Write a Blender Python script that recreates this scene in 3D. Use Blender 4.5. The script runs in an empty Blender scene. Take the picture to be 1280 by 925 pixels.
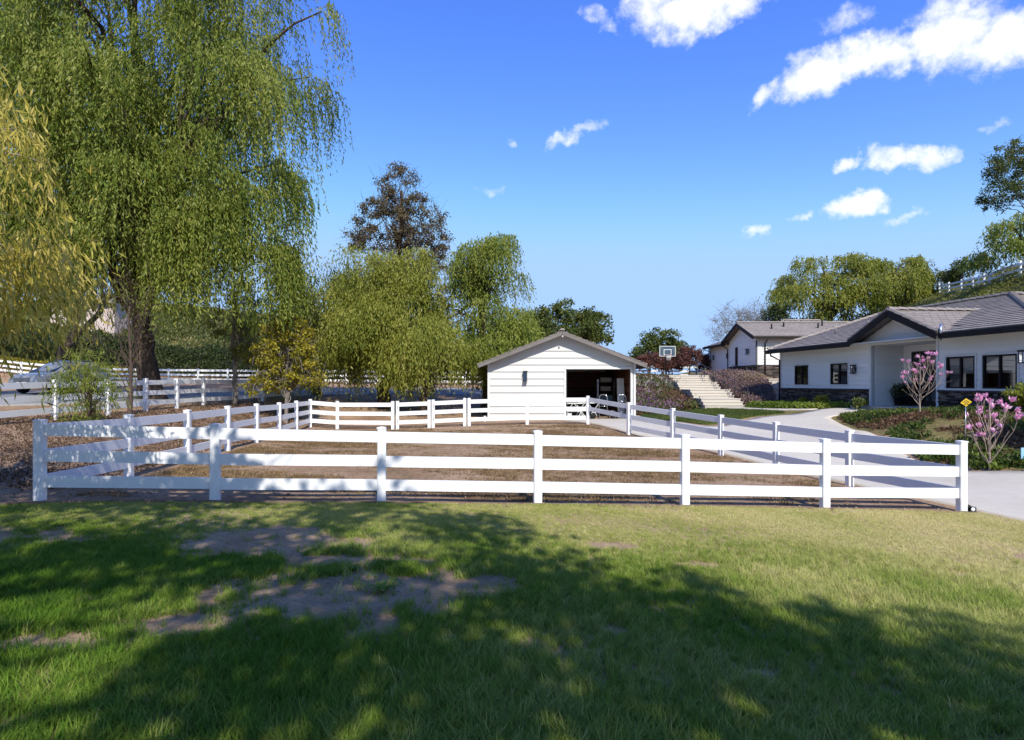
import bpy, bmesh, math, random
import numpy as np
from mathutils import Vector, Matrix
from mathutils.geometry import delaunay_2d_cdt

R = math.radians
SC = bpy.context.scene
COL = SC.collection

# ---------------------------------------------------------------- camera
EYE = 1.67
F = 777.0
cd = bpy.data.cameras.new('camera'); cam = bpy.data.objects.new('camera', cd); COL.objects.link(cam)
cam.location = (0, 0, EYE); cam.rotation_euler = (R(90), 0, 0)
cd.sensor_width = 36; cd.lens = F / 1280 * 36; cd.shift_y = 16.5 / 1280
cd.clip_start = 0.05; cd.clip_end = 3000
SC.camera = cam
# ---------------------------------------------------------------- light
SUN_AZ, SUN_EL = R(166), R(42)
SUN = Vector((math.sin(SUN_AZ) * math.cos(SUN_EL), math.cos(SUN_AZ) * math.cos(SUN_EL), math.sin(SUN_EL)))
sd = bpy.data.lights.new('sun', 'SUN'); so = bpy.data.objects.new('sun', sd); COL.objects.link(so)
sd.energy = 2.4; sd.angle = R(0.5); sd.color = (1.0, 0.95, 0.87)
so.rotation_euler = SUN.to_track_quat('Z', 'Y').to_euler(); so.location = SUN * 60
SC.view_settings.view_transform = 'Standard'; SC.view_settings.look = 'None'
SC.view_settings.exposure = 1.28; SC.view_settings.gamma = 1.0
SC.view_settings.use_curve_mapping = False
SC.render.engine = 'CYCLES'
SC.cycles.use_denoising = True
SC.cycles.max_bounces = 6; SC.cycles.diffuse_bounces = 3; SC.cycles.glossy_bounces = 2
SC.cycles.transmission_bounces = 3; SC.cycles.transparent_max_bounces = 6
SC.cycles.sample_clamp_indirect = 6

W = bpy.data.worlds.new('World'); SC.world = W; W.use_nodes = True
nt = W.node_tree; nt.nodes.clear()
def N(tree, typ, **kw):
    n = tree.nodes.new(typ)
    for k, v in kw.items():
        if k == 'inp':
            for a, b in v.items(): n.inputs[a].default_value = b
        else: setattr(n, k, v)
    return n
def math_n(tree, op, a, b=None, c=None, clamp=False):
    n = tree.nodes.new('ShaderNodeMath'); n.operation = op; n.use_clamp = clamp
    for i, v in enumerate((a, b, c)):
        if v is None: continue
        if isinstance(v, (int, float)): n.inputs[i].default_value = v
        else: tree.links.new(v, n.inputs[i])
    return n.outputs[0]
sky = N(nt, 'ShaderNodeTexSky', sky_type='NISHITA', sun_disc=False, sun_elevation=SUN_EL, sun_rotation=SUN_AZ,
        altitude=300, air_density=1.0, dust_density=0.15, ozone_density=3.0)
hs = N(nt, 'ShaderNodeHueSaturation', inp={'Hue': 0.516, 'Saturation': 1.28, 'Value': 0.86})
nt.links.new(sky.outputs[0], hs.inputs['Color'])
tc = N(nt, 'ShaderNodeTexCoord')
sep = N(nt, 'ShaderNodeSeparateXYZ'); nt.links.new(tc.outputs['Generated'], sep.inputs[0])
# clouds: ellipses in azimuth and elevation (degrees), broken up by noise
wn = N(nt, 'ShaderNodeTexNoise', inp={'Scale': 26.0, 'Detail': 4.0, 'Roughness': 0.6})
nt.links.new(tc.outputs['Generated'], wn.inputs['Vector'])
wsep = N(nt, 'ShaderNodeSeparateColor'); nt.links.new(wn.outputs['Color'], wsep.inputs[0])
az = math_n(nt, 'ARCTAN2', sep.outputs[0], sep.outputs[1]); az = math_n(nt, 'MULTIPLY', az, 180 / math.pi)
el = math_n(nt, 'ARCSINE', sep.outputs[2]); el = math_n(nt, 'MULTIPLY', el, 180 / math.pi)
az = math_n(nt, 'ADD', az, math_n(nt, 'MULTIPLY', math_n(nt, 'SUBTRACT', wsep.outputs[0], 0.5), 4.0))
el = math_n(nt, 'ADD', el, math_n(nt, 'MULTIPLY', math_n(nt, 'SUBTRACT', wsep.outputs[1], 0.5), 2.6))
# centre azimuth, centre elevation, radius across, radius up, tilt, strength (all degrees)
CLOUDS = [(16.5, 29.9, 6.2, 1.8, 3, 1.05), (14.8, 28.6, 2.4, 1.1, 0, .75), (8.0, 30.2, 1.9, 0.7, -30, .5), (12.5, 30.8, 3.0, 1.1, 0, .7),
          (27.2, 24.3, 5.2, 1.7, 7, 1.0), (31.4, 24.2, 3.6, 1.5, 0, .95), (35.2, 24.6, 3.6, 2.4, 0, 1.15), (39.2, 23.3, 4.6, 2.0, 0, 1.1), (44.5, 23.5, 4.5, 2.2, 0, 1.1), (22.4, 23.6, 2.0, 0.8, 38, .7), (27.8, 27.3, 1.9, 0.9, 0, .5),
          (5.5, 21.6, 2.6, 0.7, 20, .75), (31.8, 17.3, 2.9, 0.9, -3, .95), (34.0, 16.9, 1.7, 1.0, -10, .85), (28.4, 17.2, 1.15, 0.6, 0, .75),
          (29.0, 14.0, 2.4, 0.95, 0, .95), (21.4, 12.9, 1.1, 0.55, 0, .65), (24.6, 13.9, 1.2, 0.45, 10, .55), (31.9, 12.6, 1.5, .4, 20, .4),
          (-1.6, 17.2, 1.5, .35, 0, .35), (37.6, 17.9, 1.2, .5, 0, .5), (0.6, 20.9, .8, .35, 0, .3), (23.5, 9.0, 1.6, .4, 0, .3),
          (70, 22, 8, 2.0, 0, 1.0), (100, 30, 9, 2.2, 0, .9), (-95, 20, 8, 1.8, 0, .9), (150, 25, 8, 2, 0, .8), (-140, 32, 9, 2, 0, .8)]
best = None
for (ca, ce, ra, re, tl, am) in CLOUDS:
    da = math_n(nt, 'SUBTRACT', az, ca); de = math_n(nt, 'SUBTRACT', el, ce)
    c_, s_ = math.cos(R(tl)), math.sin(R(tl))
    p = math_n(nt, 'ADD', math_n(nt, 'MULTIPLY', da, c_ / ra), math_n(nt, 'MULTIPLY', de, s_ / ra))
    q = math_n(nt, 'ADD', math_n(nt, 'MULTIPLY', da, -s_ / re), math_n(nt, 'MULTIPLY', de, c_ / re))
    r2 = math_n(nt, 'ADD', math_n(nt, 'MULTIPLY', p, p), math_n(nt, 'MULTIPLY', q, q))
    m = math_n(nt, 'MULTIPLY', math_n(nt, 'SUBTRACT', 1.0, math_n(nt, 'MULTIPLY', r2, 0.8)), am)
    best = m if best is None else math_n(nt, 'MAXIMUM', best, m)
cn = N(nt, 'ShaderNodeTexNoise', inp={'Scale': 34.0, 'Detail': 7.0, 'Roughness': 0.6})
nt.links.new(tc.outputs['Generated'], cn.inputs['Vector'])
dens = math_n(nt, 'ADD', best, math_n(nt, 'MULTIPLY', math_n(nt, 'SUBTRACT', cn.outputs[0], 0.55), 2.0))
mr = N(nt, 'ShaderNodeMapRange', interpolation_type='SMOOTHSTEP', inp={'From Min': -0.12, 'From Max': 0.95, 'To Min': 0.0, 'To Max': 0.97})
nt.links.new(dens, mr.inputs[0])
cr = N(nt, 'ShaderNodeMapRange', inp={'From Min': 0.2, 'From Max': 1.0, 'To Min': 0.78, 'To Max': 1.0})
nt.links.new(dens, cr.inputs[0])
cc = N(nt, 'ShaderNodeMix', data_type='RGBA'); cc.inputs[6].default_value = (2.1, 2.5, 3.2, 1); cc.inputs[7].default_value = (3.15, 3.2, 3.3, 1)
nt.links.new(cr.outputs[0], cc.inputs[0])
mx = N(nt, 'ShaderNodeMix', data_type='RGBA')
ss = N(nt, 'ShaderNodeSeparateColor'); nt.links.new(hs.outputs[0], ss.inputs[0]); sc2 = N(nt, 'ShaderNodeCombineColor')
for k_, (cap_, sm_) in enumerate(((1.2, .5), (1.88, .6), (3.05, .6))):
    nt.links.new(math_n(nt, 'SMOOTH_MIN', math_n(nt, 'MULTIPLY', ss.outputs[k_], (1.0, .90, 1.0)[k_]), cap_, sm_), sc2.inputs[k_])      # pale blue, never white, towards the horizon
nt.links.new(mr.outputs[0], mx.inputs[0]); nt.links.new(sc2.outputs[0], mx.inputs[6]); nt.links.new(cc.outputs[2], mx.inputs[7])
bg = N(nt, 'ShaderNodeBackground', inp={'Strength': 0.15}); nt.links.new(mx.outputs[2], bg.inputs[0])
wo = N(nt, 'ShaderNodeOutputWorld'); nt.links.new(bg.outputs[0], wo.inputs[0])
W.cycles.sampling_method = 'MANUAL'; W.cycles.sample_map_resolution = 256

# ---------------------------------------------------------------- helpers
def wx(px, Y): return (px - 640.0) / F * Y            # measured bearing -> metres across at a depth
def zz(py, Y): return EYE + (479.0 - py) / F * Y

def link(name, me, mat=None, parent=None, loc=None, rz=0.0):
    o = bpy.data.objects.new(name, me); COL.objects.link(o)
    if mat is not None and me is not None and not me.materials: me.materials.append(mat)
    if parent is not None: o.parent = parent
    if loc is not None: o.location = loc
    if rz: o.rotation_euler = (0, 0, rz)
    return o
def tag(o, label, cat, group=None, kind=None):
    if label: o['label'] = label
    if cat: o['category'] = cat
    if group: o['group'] = group
    if kind: o['kind'] = kind
    return o
def empty(name, loc=(0, 0, 0), rz=0.0):
    o = bpy.data.objects.new(name, None); COL.objects.link(o); o.location = loc; o.rotation_euler = (0, 0, rz)
    o.empty_display_size = 0.2
    return o
def copy_tree(o, parent=None):
    c = o.copy(); COL.objects.link(c); c.parent = parent
    for ch in list(o.children): copy_tree(ch, c)
    return c

class MB:
    def __init__(s): s.v = []; s.f = []; s.t = []; s.sm = []
    def add(s, vs, fs, tint=0.5, smooth=False):
        b = len(s.v); s.v += [tuple(p) for p in vs]; s.f += [tuple(i + b for i in f) for f in fs]
        s.t += [tint] * len(vs); s.sm += [smooth] * len(fs); return s
    def box(s, x0, x1, y0, y1, z0, z1, tint=0.5):
        vs = [(x, y, z) for z in (z0, z1) for y in (y0, y1) for x in (x0, x1)]
        return s.add(vs, [(0, 2, 3, 1), (4, 5, 7, 6), (0, 1, 5, 4), (2, 6, 7, 3), (0, 4, 6, 2), (1, 3, 7, 5)], tint)
    def hexa(s, p, tint=0.5):   # 8 points: bottom ring 0-3, top ring 4-7
        return s.add(p, [(0, 3, 2, 1), (4, 5, 6, 7), (0, 1, 5, 4), (1, 2, 6, 5), (2, 3, 7, 6), (3, 0, 4, 7)], tint)
    def beam(s, a, b, w, h, tint=0.5, up=(0, 0, 1)):
        a, b = Vector(a), Vector(b); d = (b - a).normalized(); side = d.cross(Vector(up))
        if side.length < 1e-4: side = Vector((1, 0, 0))
        side.normalize(); u = side.cross(d).normalized()
        ring = lambda p: [p - side * w / 2 - u * h / 2, p + side * w / 2 - u * h / 2, p + side * w / 2 + u * h / 2, p - side * w / 2 + u * h / 2]
        return s.hexa(ring(a) + ring(b), tint)
    def tube(s, pts, rad, n=6, tint=0.5, cap=True):
        pts = [Vector(p) for p in pts]; m = len(pts)
        if isinstance(rad, (int, float)): rad = [rad] * m
        vs = []; prev = None
        for i, p in enumerate(pts):
            d = (pts[min(i + 1, m - 1)] - pts[max(i - 1, 0)])
            d = d.normalized() if d.length > 1e-9 else Vector((0, 0, 1))
            if prev is None: prev = d.orthogonal().normalized()
            a = (prev - d * prev.dot(d))
            a = a.normalized() if a.length > 1e-6 else d.orthogonal().normalized()
            prev = a; b = d.cross(a)
            for k in range(n):
                t = 2 * math.pi * k / n; vs.append(p + (a * math.cos(t) + b * math.sin(t)) * rad[i])
        fs = [(i * n + k, i * n + (k + 1) % n, (i + 1) * n + (k + 1) % n, (i + 1) * n + k) for i in range(m - 1) for k in range(n)]
        s.add(vs, fs, tint, True)
        if cap:
            b = len(s.v) - len(vs)
            s.f += [tuple(b + k for k in reversed(range(n))), tuple(b + (m - 1) * n + k for k in range(n))]; s.sm += [False, False]
        return s
    def lathe(s, prof, n=16, c=(0, 0, 0), tint=0.5, axis='z'):
        vs = []
        for r, z in prof:
            for k in range(n):
                t = 2 * math.pi * k / n; x, y = r * math.cos(t), r * math.sin(t)
                vs.append((c[0] + x, c[1] + y, c[2] + z) if axis == 'z' else (c[0] + x, c[1] + z, c[2] + y))
        fs = [(i * n + k, i * n + (k + 1) % n, (i + 1) * n + (k + 1) % n, (i + 1) * n + k) for i in range(len(prof) - 1) for k in range(n)]
        return s.add(vs, fs, tint, True)
    def mesh(s, name, tint=True):
        me = bpy.data.meshes.new(name); me.from_pydata(s.v, [], s.f)
        me.polygons.foreach_set('use_smooth', s.sm)
        if tint and s.v:
            a = me.attributes.new('tint', 'FLOAT', 'POINT'); a.data.foreach_set('value', s.t)
        me.update(); return me
    def obj(s, name, mat, parent=None, loc=None, rz=0.0): return link(name, s.mesh(name), mat, parent, loc, rz)

def np_mesh(name, verts, quads, tint=None, smooth=False):
    me = bpy.data.meshes.new(name); nv, nf = len(verts), len(quads); k = quads.shape[1]
    me.vertices.add(nv); me.vertices.foreach_set('co', np.asarray(verts, np.float32).ravel())
    me.loops.add(nf * k); me.loops.foreach_set('vertex_index', np.asarray(quads, np.int32).ravel())
    me.polygons.add(nf); me.polygons.foreach_set('loop_start', np.arange(0, nf * k, k, dtype=np.int32))
    if smooth: me.polygons.foreach_set('use_smooth', np.ones(nf, bool))
    if tint is not None:
        a = me.attributes.new('tint', 'FLOAT', 'POINT'); a.data.foreach_set('value', np.asarray(tint, np.float32))
    me.update(calc_edges=True); return me

# ---------------------------------------------------------------- materials
def ramp(tree, src, cols):
    r = tree.nodes.new('ShaderNodeValToRGB'); e = r.color_ramp.elements
    while len(e) < len(cols): e.new(0.5)
    for i, (p, c) in enumerate(cols): e[i].position = p; e[i].color = (*c, 1)
    tree.links.new(src, r.inputs[0]); return r.outputs[0]
def new_mat(name):
    m = bpy.data.materials.new(name); m.use_nodes = True; t = m.node_tree; t.nodes.clear()
    out = t.nodes.new('ShaderNodeOutputMaterial'); b = t.nodes.new('ShaderNodeBsdfPrincipled'); t.links.new(b.outputs[0], out.inputs[0])
    return m, t, b, out
def noise(tree, scale, detail=4, rough=0.6, vec=None, dist=0.0):
    n = N(tree, 'ShaderNodeTexNoise', inp={'Scale': scale, 'Detail': detail, 'Roughness': rough, 'Distortion': dist})
    if vec is not None: tree.links.new(vec, n.inputs['Vector'])
    return n.outputs[0]
def surf(name, cols, scale=3.0, rough=0.8, spec=0.3, bump=0.0, bscale=30.0, detail=5, tint=0.0, stretch=None, fine=None, metal=0.0, coat=0.0):
    """noise driven colour on world position; tint = how far the piece's own 'tint' moves it"""
    m, t, b, o = new_mat(name)
    g = t.nodes.new('ShaderNodeNewGeometry'); vec = g.outputs['Position']
    if stretch:
        mp = N(t, 'ShaderNodeMapping'); mp.inputs['Scale'].default_value = stretch; t.links.new(vec, mp.inputs[0]); vec = mp.outputs[0]
    f = noise(t, scale, detail, 0.62, vec)
    if fine:
        f2 = noise(t, fine, 3, 0.6, vec); f = math_n(t, 'ADD', math_n(t, 'MULTIPLY', f, 0.55), math_n(t, 'MULTIPLY', f2, 0.45))
    if tint:
        a = N(t, 'ShaderNodeAttribute', attribute_name='tint')
        f = math_n(t, 'ADD', f, math_n(t, 'MULTIPLY', math_n(t, 'SUBTRACT', a.outputs['Fac'], 0.5), tint))
    t.links.new(ramp(t, f, cols), b.inputs['Base Color'])
    b.inputs['Roughness'].default_value = rough; b.inputs['Specular IOR Level'].default_value = spec
    b.inputs['Metallic'].default_value = metal; b.inputs['Coat Weight'].default_value = coat
    if bump:
        bn = N(t, 'ShaderNodeBump', inp={'Strength': bump, 'Distance': 0.02})
        t.links.new(noise(t, bscale, 5, 0.65, vec), bn.inputs['Height']); t.links.new(bn.outputs[0], b.inputs['Normal'])
    return m
def leafm(name, cols, trans=0.35, rough=0.5, inst=False, spec=0.25, nscale=0.5, namp=0.25):
    m, t, b, o = new_mat(name)
    a = N(t, 'ShaderNodeAttribute', attribute_name='tint'); a.attribute_type = 'INSTANCER' if inst else 'GEOMETRY'
    g = t.nodes.new('ShaderNodeNewGeometry')
    f = math_n(t, 'ADD', a.outputs['Fac'], math_n(t, 'MULTIPLY', math_n(t, 'SUBTRACT', noise(t, nscale, 3, 0.6, g.outputs['Position']), 0.5), namp))
    c = ramp(t, f, cols); t.links.new(c, b.inputs['Base Color'])
    b.inputs['Roughness'].default_value = rough; b.inputs['Specular IOR Level'].default_value = spec
    tr = t.nodes.new('ShaderNodeBsdfTranslucent'); t.links.new(c, tr.inputs[0])
    mx_ = t.nodes.new('ShaderNodeMixShader'); mx_.inputs[0].default_value = trans
    t.links.new(b.outputs[0], mx_.inputs[1]); t.links.new(tr.outputs[0], mx_.inputs[2]); t.links.new(mx_.outputs[0], o.inputs[0])
    return m
def glassm(name, tintc=(0.75, 0.8, 0.82), base=0.06):
    m, t, b, o = new_mat(name)
    gl = N(t, 'ShaderNodeBsdfGlossy', inp={'Roughness': 0.02}); gl.inputs[0].default_value = (0.9, 0.93, 1, 1)
    tr = N(t, 'ShaderNodeBsdfTransparent'); tr.inputs[0].default_value = (*tintc, 1)
    fr = N(t, 'ShaderNodeFresnel', inp={'IOR': 1.5}); fac = math_n(t, 'ADD', fr.outputs[0], base, clamp=True)
    mx_ = t.nodes.new('ShaderNodeMixShader'); t.links.new(fac, mx_.inputs[0])
    t.links.new(tr.outputs[0], mx_.inputs[1]); t.links.new(gl.outputs[0], mx_.inputs[2]); t.links.new(mx_.outputs[0], o.inputs[0])
    return m

M = {}
M['vinyl'] = surf('white_vinyl', [(0.2, (.72, .72, .71)), (0.75, (.82, .82, .81))], 1.2, 0.38, 0.4, 0.04, 60, fine=9)
M['siding'] = surf('painted_siding', [(0.2, (.54, .533, .505)), (0.8, (.60, .592, .562))], 0.8, 0.6, 0.3, 0.12, 26, stretch=(1, 1, 8), tint=0.35)
M['siding_house'] = surf('house_siding', [(0.2, (.66, .65, .615)), (0.8, (.74, .73, .69))], 0.8, 0.6, 0.3, 0.12, 26, stretch=(1, 1, 8), tint=0.35)
M['trim'] = surf('white_trim', [(0.2, (.56, .56, .54)), (0.8, (.63, .63, .61))], 2.0, 0.5, 0.35, 0.05, 50)
M['wallback'] = surf('sheathing', [(0.2, (.40, .40, .38)), (0.8, (.48, .48, .46))], 2.0, 0.8)
M['darkmetal'] = surf('dark_bronze_metal', [(0.2, (.012, .009, .009)), (0.8, (.022, .018, .017))], 3.0, 0.7, 0.2)
M['black'] = surf('black_paint', [(0.2, (.008, .008, .009)), (0.8, (.018, .018, .018))], 6.0, 0.5, 0.4)
M['roof'] = surf('concrete_roof_tile', [(0.1, (.17, .145, .13)), (0.4, (.235, .205, .185)), (0.65, (.275, .24, .215)), (0.9, (.33, .295, .265))], 0.5, 0.85, 0.2, 0.2, 30, tint=0.22, fine=9)
M['roofedge'] = surf('weathered_grey_fascia', [(0.2, (.13, .115, .105)), (0.8, (.20, .18, .165))], 3.0, 0.7, 0.3, 0.15, 20)
M['stone'] = surf('dark_stacked_stone', [(0.1, (.018, .014, .013)), (0.45, (.05, .04, .036)), (0.75, (.10, .075, .062)), (0.95, (.17, .135, .11))], 4.0, 0.85, 0.25, 0.5, 18, tint=1.1)
M['concrete'] = surf('pale_concrete', [(0.2, (.42, .375, .305)), (0.5, (.50, .455, .38)), (0.8, (.57, .52, .44))], 0.45, 0.85, 0.25, 0.10, 60, fine=5)
M['road'] = surf('worn_asphalt', [(0.2, (.19, .185, .18)), (0.55, (.26, .255, .245)), (0.85, (.33, .32, .30))], 0.35, 0.9, 0.2, 0.2, 50, fine=6)
M['bark'] = surf('rough_bark', [(0.2, (.035, .025, .020)), (0.55, (.085, .062, .048)), (0.85, (.15, .115, .09))], 6.0, 0.92, 0.15, 0.9, 14, stretch=(1, 1, .25))
M['palebark'] = surf('pale_grey_bark', [(0.2, (.13, .11, .09)), (0.55, (.23, .20, .17)), (0.85, (.33, .29, .25))], 7.0, 0.9, 0.15, 0.6, 18, stretch=(1, 1, .3))
M['magbark'] = surf('smooth_pinkish_bark', [(0.2, (.20, .15, .12)), (0.55, (.32, .25, .20)), (0.85, (.42, .34, .28))], 9.0, 0.85, 0.2, 0.4, 30)
M['woodin'] = surf('brown_boarded_interior', [(0.2, (.06, .022, .010)), (0.6, (.13, .05, .024)), (0.9, (.19, .085, .04))], 2.5, 0.7, 0.3, 0.2, 20, stretch=(1, 1, .3), tint=.5)
M['edging'] = surf('weathered_bender_board', [(0.2, (.13, .085, .06)), (0.8, (.26, .18, .14))], 4.0, 0.9, 0.2, 0.3, 30)
M['glass'] = glassm('window_glass')
M['autoglass'] = glassm('car_glass', (.25, .3, .32), .08)
M['silver'] = surf('silver_car_paint', [(0.2, (.26, .275, .30)), (0.8, (.31, .325, .35))], 2.0, 0.35, 0.5, metal=0.3, coat=0.6)
M['chrome'] = surf('polished_metal', [(0.2, (.55, .55, .56)), (0.8, (.68, .68, .69))], 5.0, 0.22, 0.5, metal=0.9)
M['rubber'] = surf('black_rubber', [(0.2, (.010, .010, .010)), (0.8, (.022, .022, .021))], 8.0, 0.85, 0.25)
M['plastic'] = surf('dark_grey_plastic', [(0.2, (.020, .020, .021)), (0.8, (.035, .035, .036))], 6.0, 0.6, 0.35)
M['lampglass'] = surf('clear_lens', [(0.2, (.62, .64, .66)), (0.8, (.75, .77, .79))], 6.0, 0.12, 0.6)
M['redlens'] = surf('red_lens', [(0.2, (.25, .01, .01)), (0.8, (.32, .02, .02))], 6.0, 0.2, 0.5)
M['blind'] = surf('pale_blind', [(0.2, (.42, .39, .35)), (0.8, (.5, .47, .43))], 5.0, 0.7, 0.2)
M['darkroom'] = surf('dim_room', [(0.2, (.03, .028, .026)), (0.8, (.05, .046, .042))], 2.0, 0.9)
M['yellow'] = surf('yellow_sign_paint', [(0.2, (.62, .40, .02)), (0.8, (.72, .48, .03))], 6.0, 0.4, 0.4)
M['bluesign'] = surf('pale_blue_sign', [(0.2, (.25, .48, .68)), (0.8, (.32, .55, .74))], 6.0, 0.4, 0.4)
M['pinkwall'] = surf('pale_pink_stucco', [(0.2, (.50, .40, .36)), (0.8, (.60, .49, .44))], 1.5, 0.9, 0.15, 0.2, 30)

# ---------------------------------------------------------------- terrain
CP = np.array([
 # lawn
 (-6.8, 8.9, 0), (.4, 9.67, -.22), (7.56, 10.45, -.5), (0, 0, 0), (0, 4.5, -.05), (-6, 3, .05), (5, 4, -.30), (8.3, 9.3, -.55), (-12, 2, .12), (10, 0, -.42), (-12, 9, .2), (0, -10, .1), (-14, -10, .3), (14, -10, -.4),
 # paddock
 (-6.97, 11.3, -.05), (-7.1, 15, -.09), (-7.9, 20, -.11), (-8.3, 25.6, -.14), (-3, 17, -.14), (-1.9, 25.6, -.1), (3, 25.2, 0), (1.5, 15, -.28), (6.95, 12.8, -.45), (6.5, 15.2, -.43), (5.9, 17.5, -.38), (5, 19.8, -.29), (4.3, 22, -.19),
 # barn pad
 (-1.5, 29, -.1), (2.5, 29, -.07), (6.2, 29, -.05), (2, 36, 0.0), (-1.5, 38, .2), (7, 33, .1),
 # driveway, walk and house bed
 (11, 14.8, -.45), (10.2, 17, -.37), (9, 20, -.2), (9, 24, .0), (12.2, 25.2, .38), (13.6, 25.5, .55), (10.4, 30.5, .33), (13, 20.2, .6), (12.9, 17.5, .35), (11.3, 14.6, -.35), (12.3, 15.4, 0.02), (15, 17.5, .62), (15.5, 21, .68), (14.3, 29, .55), (14, 33, .5), (11.6, 21, .05), (16, 12, -.1), (19, 15, .5), (20, 8, -.2), (22, 24, .8), (20, 30, .8),
 # bank and terrace
 (8, 32, .12), (10.9, 32, .4), (13.2, 34, .55), (7, 36, .55), (8, 40, 1.55), (8, 44, 2.15), (11.7, 43, 1.85), (11.5, 38, .95), (14.2, 38, 1.7), (14.8, 41.5, 2.1), (17.5, 40.5, 1.7), (17.3, 44, 2.2), (24, 46, 2.4), (14, 55, 2.3), (9, 55, 2.2), (3, 46, 1.4), (2, 55, 1.8), (19, 36, .9),
 # left bank, road
 (-13.1, 17.9, .62), (-12.9, 22, .68), (-12.8, 25.6, .74), (-12.3, 30, .8), (-13.3, 13, .5), (-9.5, 14, .18), (-10, 20, .25), (-10.5, 27, .32), (-16, 20, .72), (-20, 28, 1.0), (-23, 32, 1.13), (-12, 36, 1.0), (-6, 33, .35), (-4, 40, .8), (-28, 22, .9), (-30, 35, 1.3), (-28, 50, 1.7), (-15, 50, 1.62), (-3, 50, 1.5), (-45, 46, 1.9), (-20, 8, .5),
 # slope beyond the road
 (-30, 58, 3.0), (-15, 60, 2.6), (-32, 72, 8.5), (-48, 64, 8.5), (-12, 78, 4.5), (2, 75, 2.4), (-60, 40, 5), (-60, 20, 3), (-60, 90, 13), (-30, 100, 11),
 # hill on the right
 (26.5, 36, 2.4), (27, 43, 4.0), (29, 50, 5.0), (33, 40, 8.2), (36, 46, 9.0), (39.5, 53, 9.6), (41, 60, 9.9), (41, 70, 9.6), (30, 58, 5.6), (26, 60, 3.4), (30, 72, 5.0), (31, 30, 6.0), (36, 28, 9), (45, 45, 12.5), (52, 60, 14), (50, 30, 14), (60, 20, 14), (30, 15, 1.2), (40, 10, 4),
 # far field
 (15, 75, 1.8), (10, 110, 1.2), (60, 110, 9), (0, 160, .6), (-80, 160, 12), (90, 160, 8), (-120, 40, 8), (-120, -60, 4), (120, 40, 14), (120, -60, 4), (0, -60, 0), (-60, -40, 2), (60, -40, 0),
], float)
def _U(r2): return 0.5 * r2 * np.log(np.maximum(r2, 1e-12))
_P = CP[:, :2] / 20.0
_n = len(CP)
_K = _U(((_P[:, None] - _P[None]) ** 2).sum(-1)) + np.eye(_n) * 2e-4
_A = np.zeros((_n + 3, _n + 3)); _A[:_n, :_n] = _K; _A[:_n, _n] = 1; _A[:_n, _n + 1:] = _P; _A[_n, :_n] = 1; _A[_n + 1:, :_n] = _P.T
_w = np.linalg.solve(_A, np.concatenate([CP[:, 2], [0, 0, 0]]))
def H(x, y):
    x = np.atleast_1d(np.asarray(x, float)); y = np.atleast_1d(np.asarray(y, float)); sh = x.shape
    q = np.stack([x.ravel(), y.ravel()], -1) / 20.0; out = np.empty(len(q))
    for i in range(0, len(q), 20000):
        b = q[i:i + 20000]
        out[i:i + 20000] = _U(((b[:, None] - _P[None]) ** 2).sum(-1)) @ _w[:_n] + _w[_n] + b @ _w[_n + 1:]
    return out.reshape(sh)
def h(x, y): return float(H(x, y)[0])
def fbm(x, y, s=1.0, seed=0):
    r = np.random.RandomState(seed); out = np.zeros_like(np.asarray(x, float)); amp = 1.0
    for o in range(5):
        for k in range(4):
            a = r.rand() * 6.283; ph = r.rand() * 6.283; fr = s * (2 ** o) * (0.7 + .6 * r.rand())
            out += amp * np.sin((x * math.cos(a) + y * math.sin(a)) * fr + ph)
        amp *= .6
    return out / 4.0

def inpoly(px, py, poly):
    c = np.zeros(px.shape, bool); j = len(poly) - 1
    for i in range(len(poly)):
        xi, yi = poly[i]; xj, yj = poly[j]
        with np.errstate(divide='ignore', invalid='ignore'):
            c ^= ((yi > py) != (yj > py)) & (px < (xj - xi) * (py - yi) / (yj - yi + 1e-12) + xi)
        j = i
    return c
def smooth_poly(p, step=0.25, tens=True):
    out = []; n = len(p)
    for i in range(n):
        p0, p1, p2, p3 = [np.array(p[(i + k - 1) % n], float) for k in range(4)]
        m = max(2, int(np.linalg.norm(p2 - p1) / step))
        for k in range(m):
            t = k / m
            if tens: q = .5 * ((2 * p1) + (p2 - p0) * t + (2 * p0 - 5 * p1 + 4 * p2 - p3) * t * t + (3 * p1 - p0 - 3 * p2 + p3) * t ** 3)
            else: q = p1 + (p2 - p1) * t
            out.append((float(q[0]), float(q[1])))
    return out
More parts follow.
